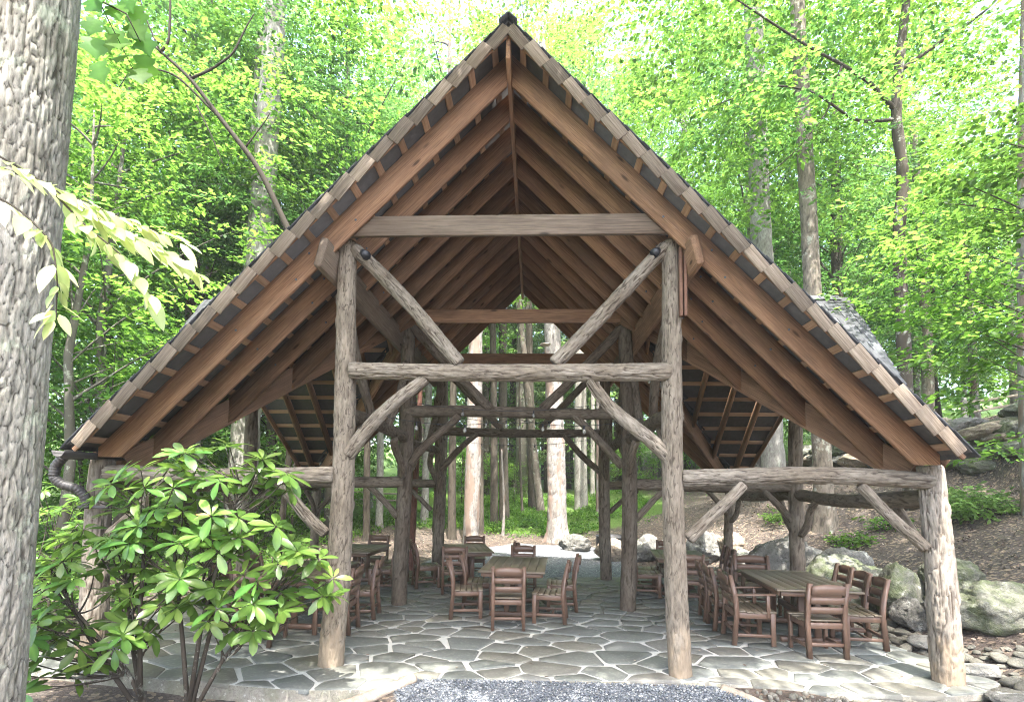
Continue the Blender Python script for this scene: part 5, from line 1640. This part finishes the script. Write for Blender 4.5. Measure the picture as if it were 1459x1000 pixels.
fill('tall', 14, 'B', (-14, 16), (30, 50), (.85, 1.15), 3.0, ('leaf_a', 'leaf_b', 'leaf_far'))
fill('low', 16, 'B', (-10, 10), (24, 38), (.5, .9), 1.8, ('leaf_low', 'leaf_a'), 1.0)

# ---- ground cover, litter, gravel, far woods
def scatter_leaves(name, label, n, fx, leaf, mat, seed, flat=True, per=1, tintf=None, rise=0.0, asp=.55):
    rg = np.random.default_rng(seed)
    P = fx(rg, n)
    P = np.c_[P, h(P[:, 0], P[:, 1])+.008]
    P = np.repeat(P, per, 0)
    m_ = len(P)
    D_ = rg.normal(0, 1, (m_, 3)); D_[:, 2] = np.abs(D_[:, 2])*(.25 if flat else .7)
    if rise: P[:, 2] += rg.uniform(0, rise, m_); P[:, :2] += rg.normal(0, rise*.6, (m_, 2))
    Nv = np.array([0, 0, 1.])+rg.normal(0, .35, (m_, 3))
    L = leaf*rg.uniform(.6, 1.4, m_)
    V, F, k = leaf_geo(P, D_, Nv, L, L*asp, 'quad')
    tnt = np.repeat(rg.random(m_), k)
    return tag(put(name, leafmesh(name, [(V, F, tnt)], M[mat])), label, kind='stuff')
def reg(xr, yr, cond):
    def f(rg, n):
        out = np.empty((0, 2))
        while len(out) < n:
            p = np.stack([rg.uniform(*xr, n), rg.uniform(*yr, n)], 1)
            out = np.concatenate([out, p[cond(p[:, 0], p[:, 1], rg)]])
        return out[:n]
    return f
def off_patio(x, y): return ~((x > -5.75) & (x < 5.35) & (y > -.8) & (y < 6.5))
scatter_leaves('leaf_litter', 'dry brown leaf litter scattered on the bare slope', 15000, reg((5.3, 15), (-1.5, 16), lambda x, y, r: off_patio(x, y) & (x > 5.9-2.6*sstep(4.5, 9.5, y)-.2)), .055, 'litter', 71)
scatter_leaves('leaf_litter', 'dry leaves and bark scraps on the soil in front of the patio', 2600, reg((-7, 5.4), (-2.2, -.35), lambda x, y, r: off_patio(x, y) & (gravel_mask(x, y) < .3)), .045, 'litter', 72)
scatter_leaves('leaf_litter', 'dry leaves on the sunny bank behind the gravel', 2500, reg((-7, 5), (6.5, 15), lambda x, y, r: off_patio(x, y) & (gravel_mask(x, y) < .3)), .06, 'litter', 73)
scatter_leaves('ground_cover', 'fresh green ground cover on the grassy rise behind the pavilion', 5200, reg((-12, 6), (12.8, 30), lambda x, y, r: (grass_mask(x, y) > r.random(len(x))*.8) & (vnoise(np.stack([x*.6, y*.5, x*0], 1), 9) > .42)), .13, 'leaf_low', 74, False, 7, rise=.25)
scatter_leaves('ground_cover', 'green ground cover on the forest floor left of the pavilion', 3800, reg((-16, -6), (-1, 18), lambda x, y, r: r.random(len(x)) < .9), .12, 'leaf_low', 75, False, 7, rise=.22)
scatter_leaves('grass', 'short grass on the lit lawn far behind the pavilion', 26000, reg((-14, 9), (14, 36), lambda x, y, r: grass_mask(x, y) > r.random(len(x))), .12, 'leaf_low', 76, False, 1, asp=.12)
# a few leaves and twig bits blown onto the stones
rg = np.random.default_rng(79)
P = reg((-5.2, 5.0), (-.3, 6.0), lambda x, y, r: r.random(len(x)) < .5)(rg, 130)
P = np.c_[P, np.full(len(P), .014)]
V, F, k = leaf_geo(P, rg.normal(0, 1, P.shape)*np.array([1, 1, .1]), np.array([0, 0, 1.])+rg.normal(0, .2, P.shape), rg.uniform(.03, .07, len(P)), rg.uniform(.015, .035, len(P)), 'quad')
tag(put('fallen_leaves', leafmesh('fallen_leaves', [(V, F, np.repeat(rg.random(len(P)), k))], M['litter'])), 'few dry leaves blown onto the flagstones', kind='stuff')
# foreground gravel as real stones
rg = np.random.default_rng(81)
Vi, Fi = ico(0)
f = reg((-1.3, 2.6), (-1.35, -.22), lambda x, y, r: (gravel_mask(x, y) > .5))
P = f(rg, 9500)
r = rg.uniform(.006, .0145, len(P))
Sx = rg.uniform(.7, 1.3, (len(P), 1, 3))
V = Vi[None]*r[:, None, None]*Sx*(1+rg.normal(0, .12, (len(P), len(Vi), 1)))
V[:, :, 2] *= .75
V = V+np.c_[P, h(P[:, 0], P[:, 1])+.004+r*.3][:, None]
F = (Fi[None]+(np.arange(len(P))*len(Vi))[:, None, None]).reshape(-1, 3)
me = mesh('gravel', V.reshape(-1, 3), F, M['pebble'], False, {'tint': ('POINT', np.repeat(rg.random(len(P)), len(Vi)))})
tag(put('gravel', me), 'blue-grey crushed gravel of the path in the foreground', kind='stuff')
# small rubble in the soil at the front right
P = reg((2.2, 5.2), (-1.3, -.42), lambda x, y, r: gravel_mask(x, y) < .4)(rg, 420)
r = rg.uniform(.012, .04, len(P))
V = Vi[None]*r[:, None, None]*rg.uniform(.6, 1.3, (len(P), 1, 3)); V = V+np.c_[P, h(P[:, 0], P[:, 1])+r*.2][:, None]
F = (Fi[None]+(np.arange(len(P))*len(Vi))[:, None, None]).reshape(-1, 3)
tag(put('rubble', mesh('rubble', V.reshape(-1, 3), F, M['cobble'], True)), 'small stones in the soil along the front right of the patio', kind='stuff')
# far-off wood closing the view
n = 52000
az = rg.uniform(-1.15, 1.15, n); dist = rg.uniform(48, 85, n)
x, y = dist*np.sin(az), -6+dist*np.cos(az)
col = vnoise(np.stack([az*14, dist*.12, az*0], 1), 5)
top = 9+22*col
z = h(x, y)+rg.random(n)**.8*top
D_ = rg.normal(0, 1, (n, 3)); Nv = rg.normal(0, .6, (n, 3))+np.array([0, -.3, 1])
L = rg.uniform(.5, 1.0, n)
V, F, k = leaf_geo(np.stack([x, y, z], 1), D_, Nv, L, L*.7)
tag(put('distant_woods', leafmesh('distant_woods', [(V, F, np.repeat(np.clip(rg.normal(.5, .2, n)+(col-.5)*.5, 0, 1), k))], M['leaf_far'])), 'distant wood that closes the view behind the nearer trees', kind='stuff')
# ------------------------------------------------------------------ haze added to lighten dark gaps in the woods
hm = bpy.data.materials.new('haze'); hm.use_nodes = True
hn = hm.node_tree
hn.nodes.remove(hn.nodes['Principled BSDF'])
pv = hn.nodes.new('ShaderNodeVolumePrincipled')
pv.inputs['Color'].default_value = (.93, .96, .93, 1)
pv.inputs['Density'].default_value = 0.0009
hn.links.new(pv.outputs[0], hn.nodes['Material Output'].inputs['Volume'])
V_, F_ = cbox_geo(380, 320, 53.4, .01)
o = put('haze', mesh('haze', V_, F_, hm), None, Matrix.Translation((0, 60, 25.3)))
tag(o, 'thin pale air among the trees', kind='stuff')
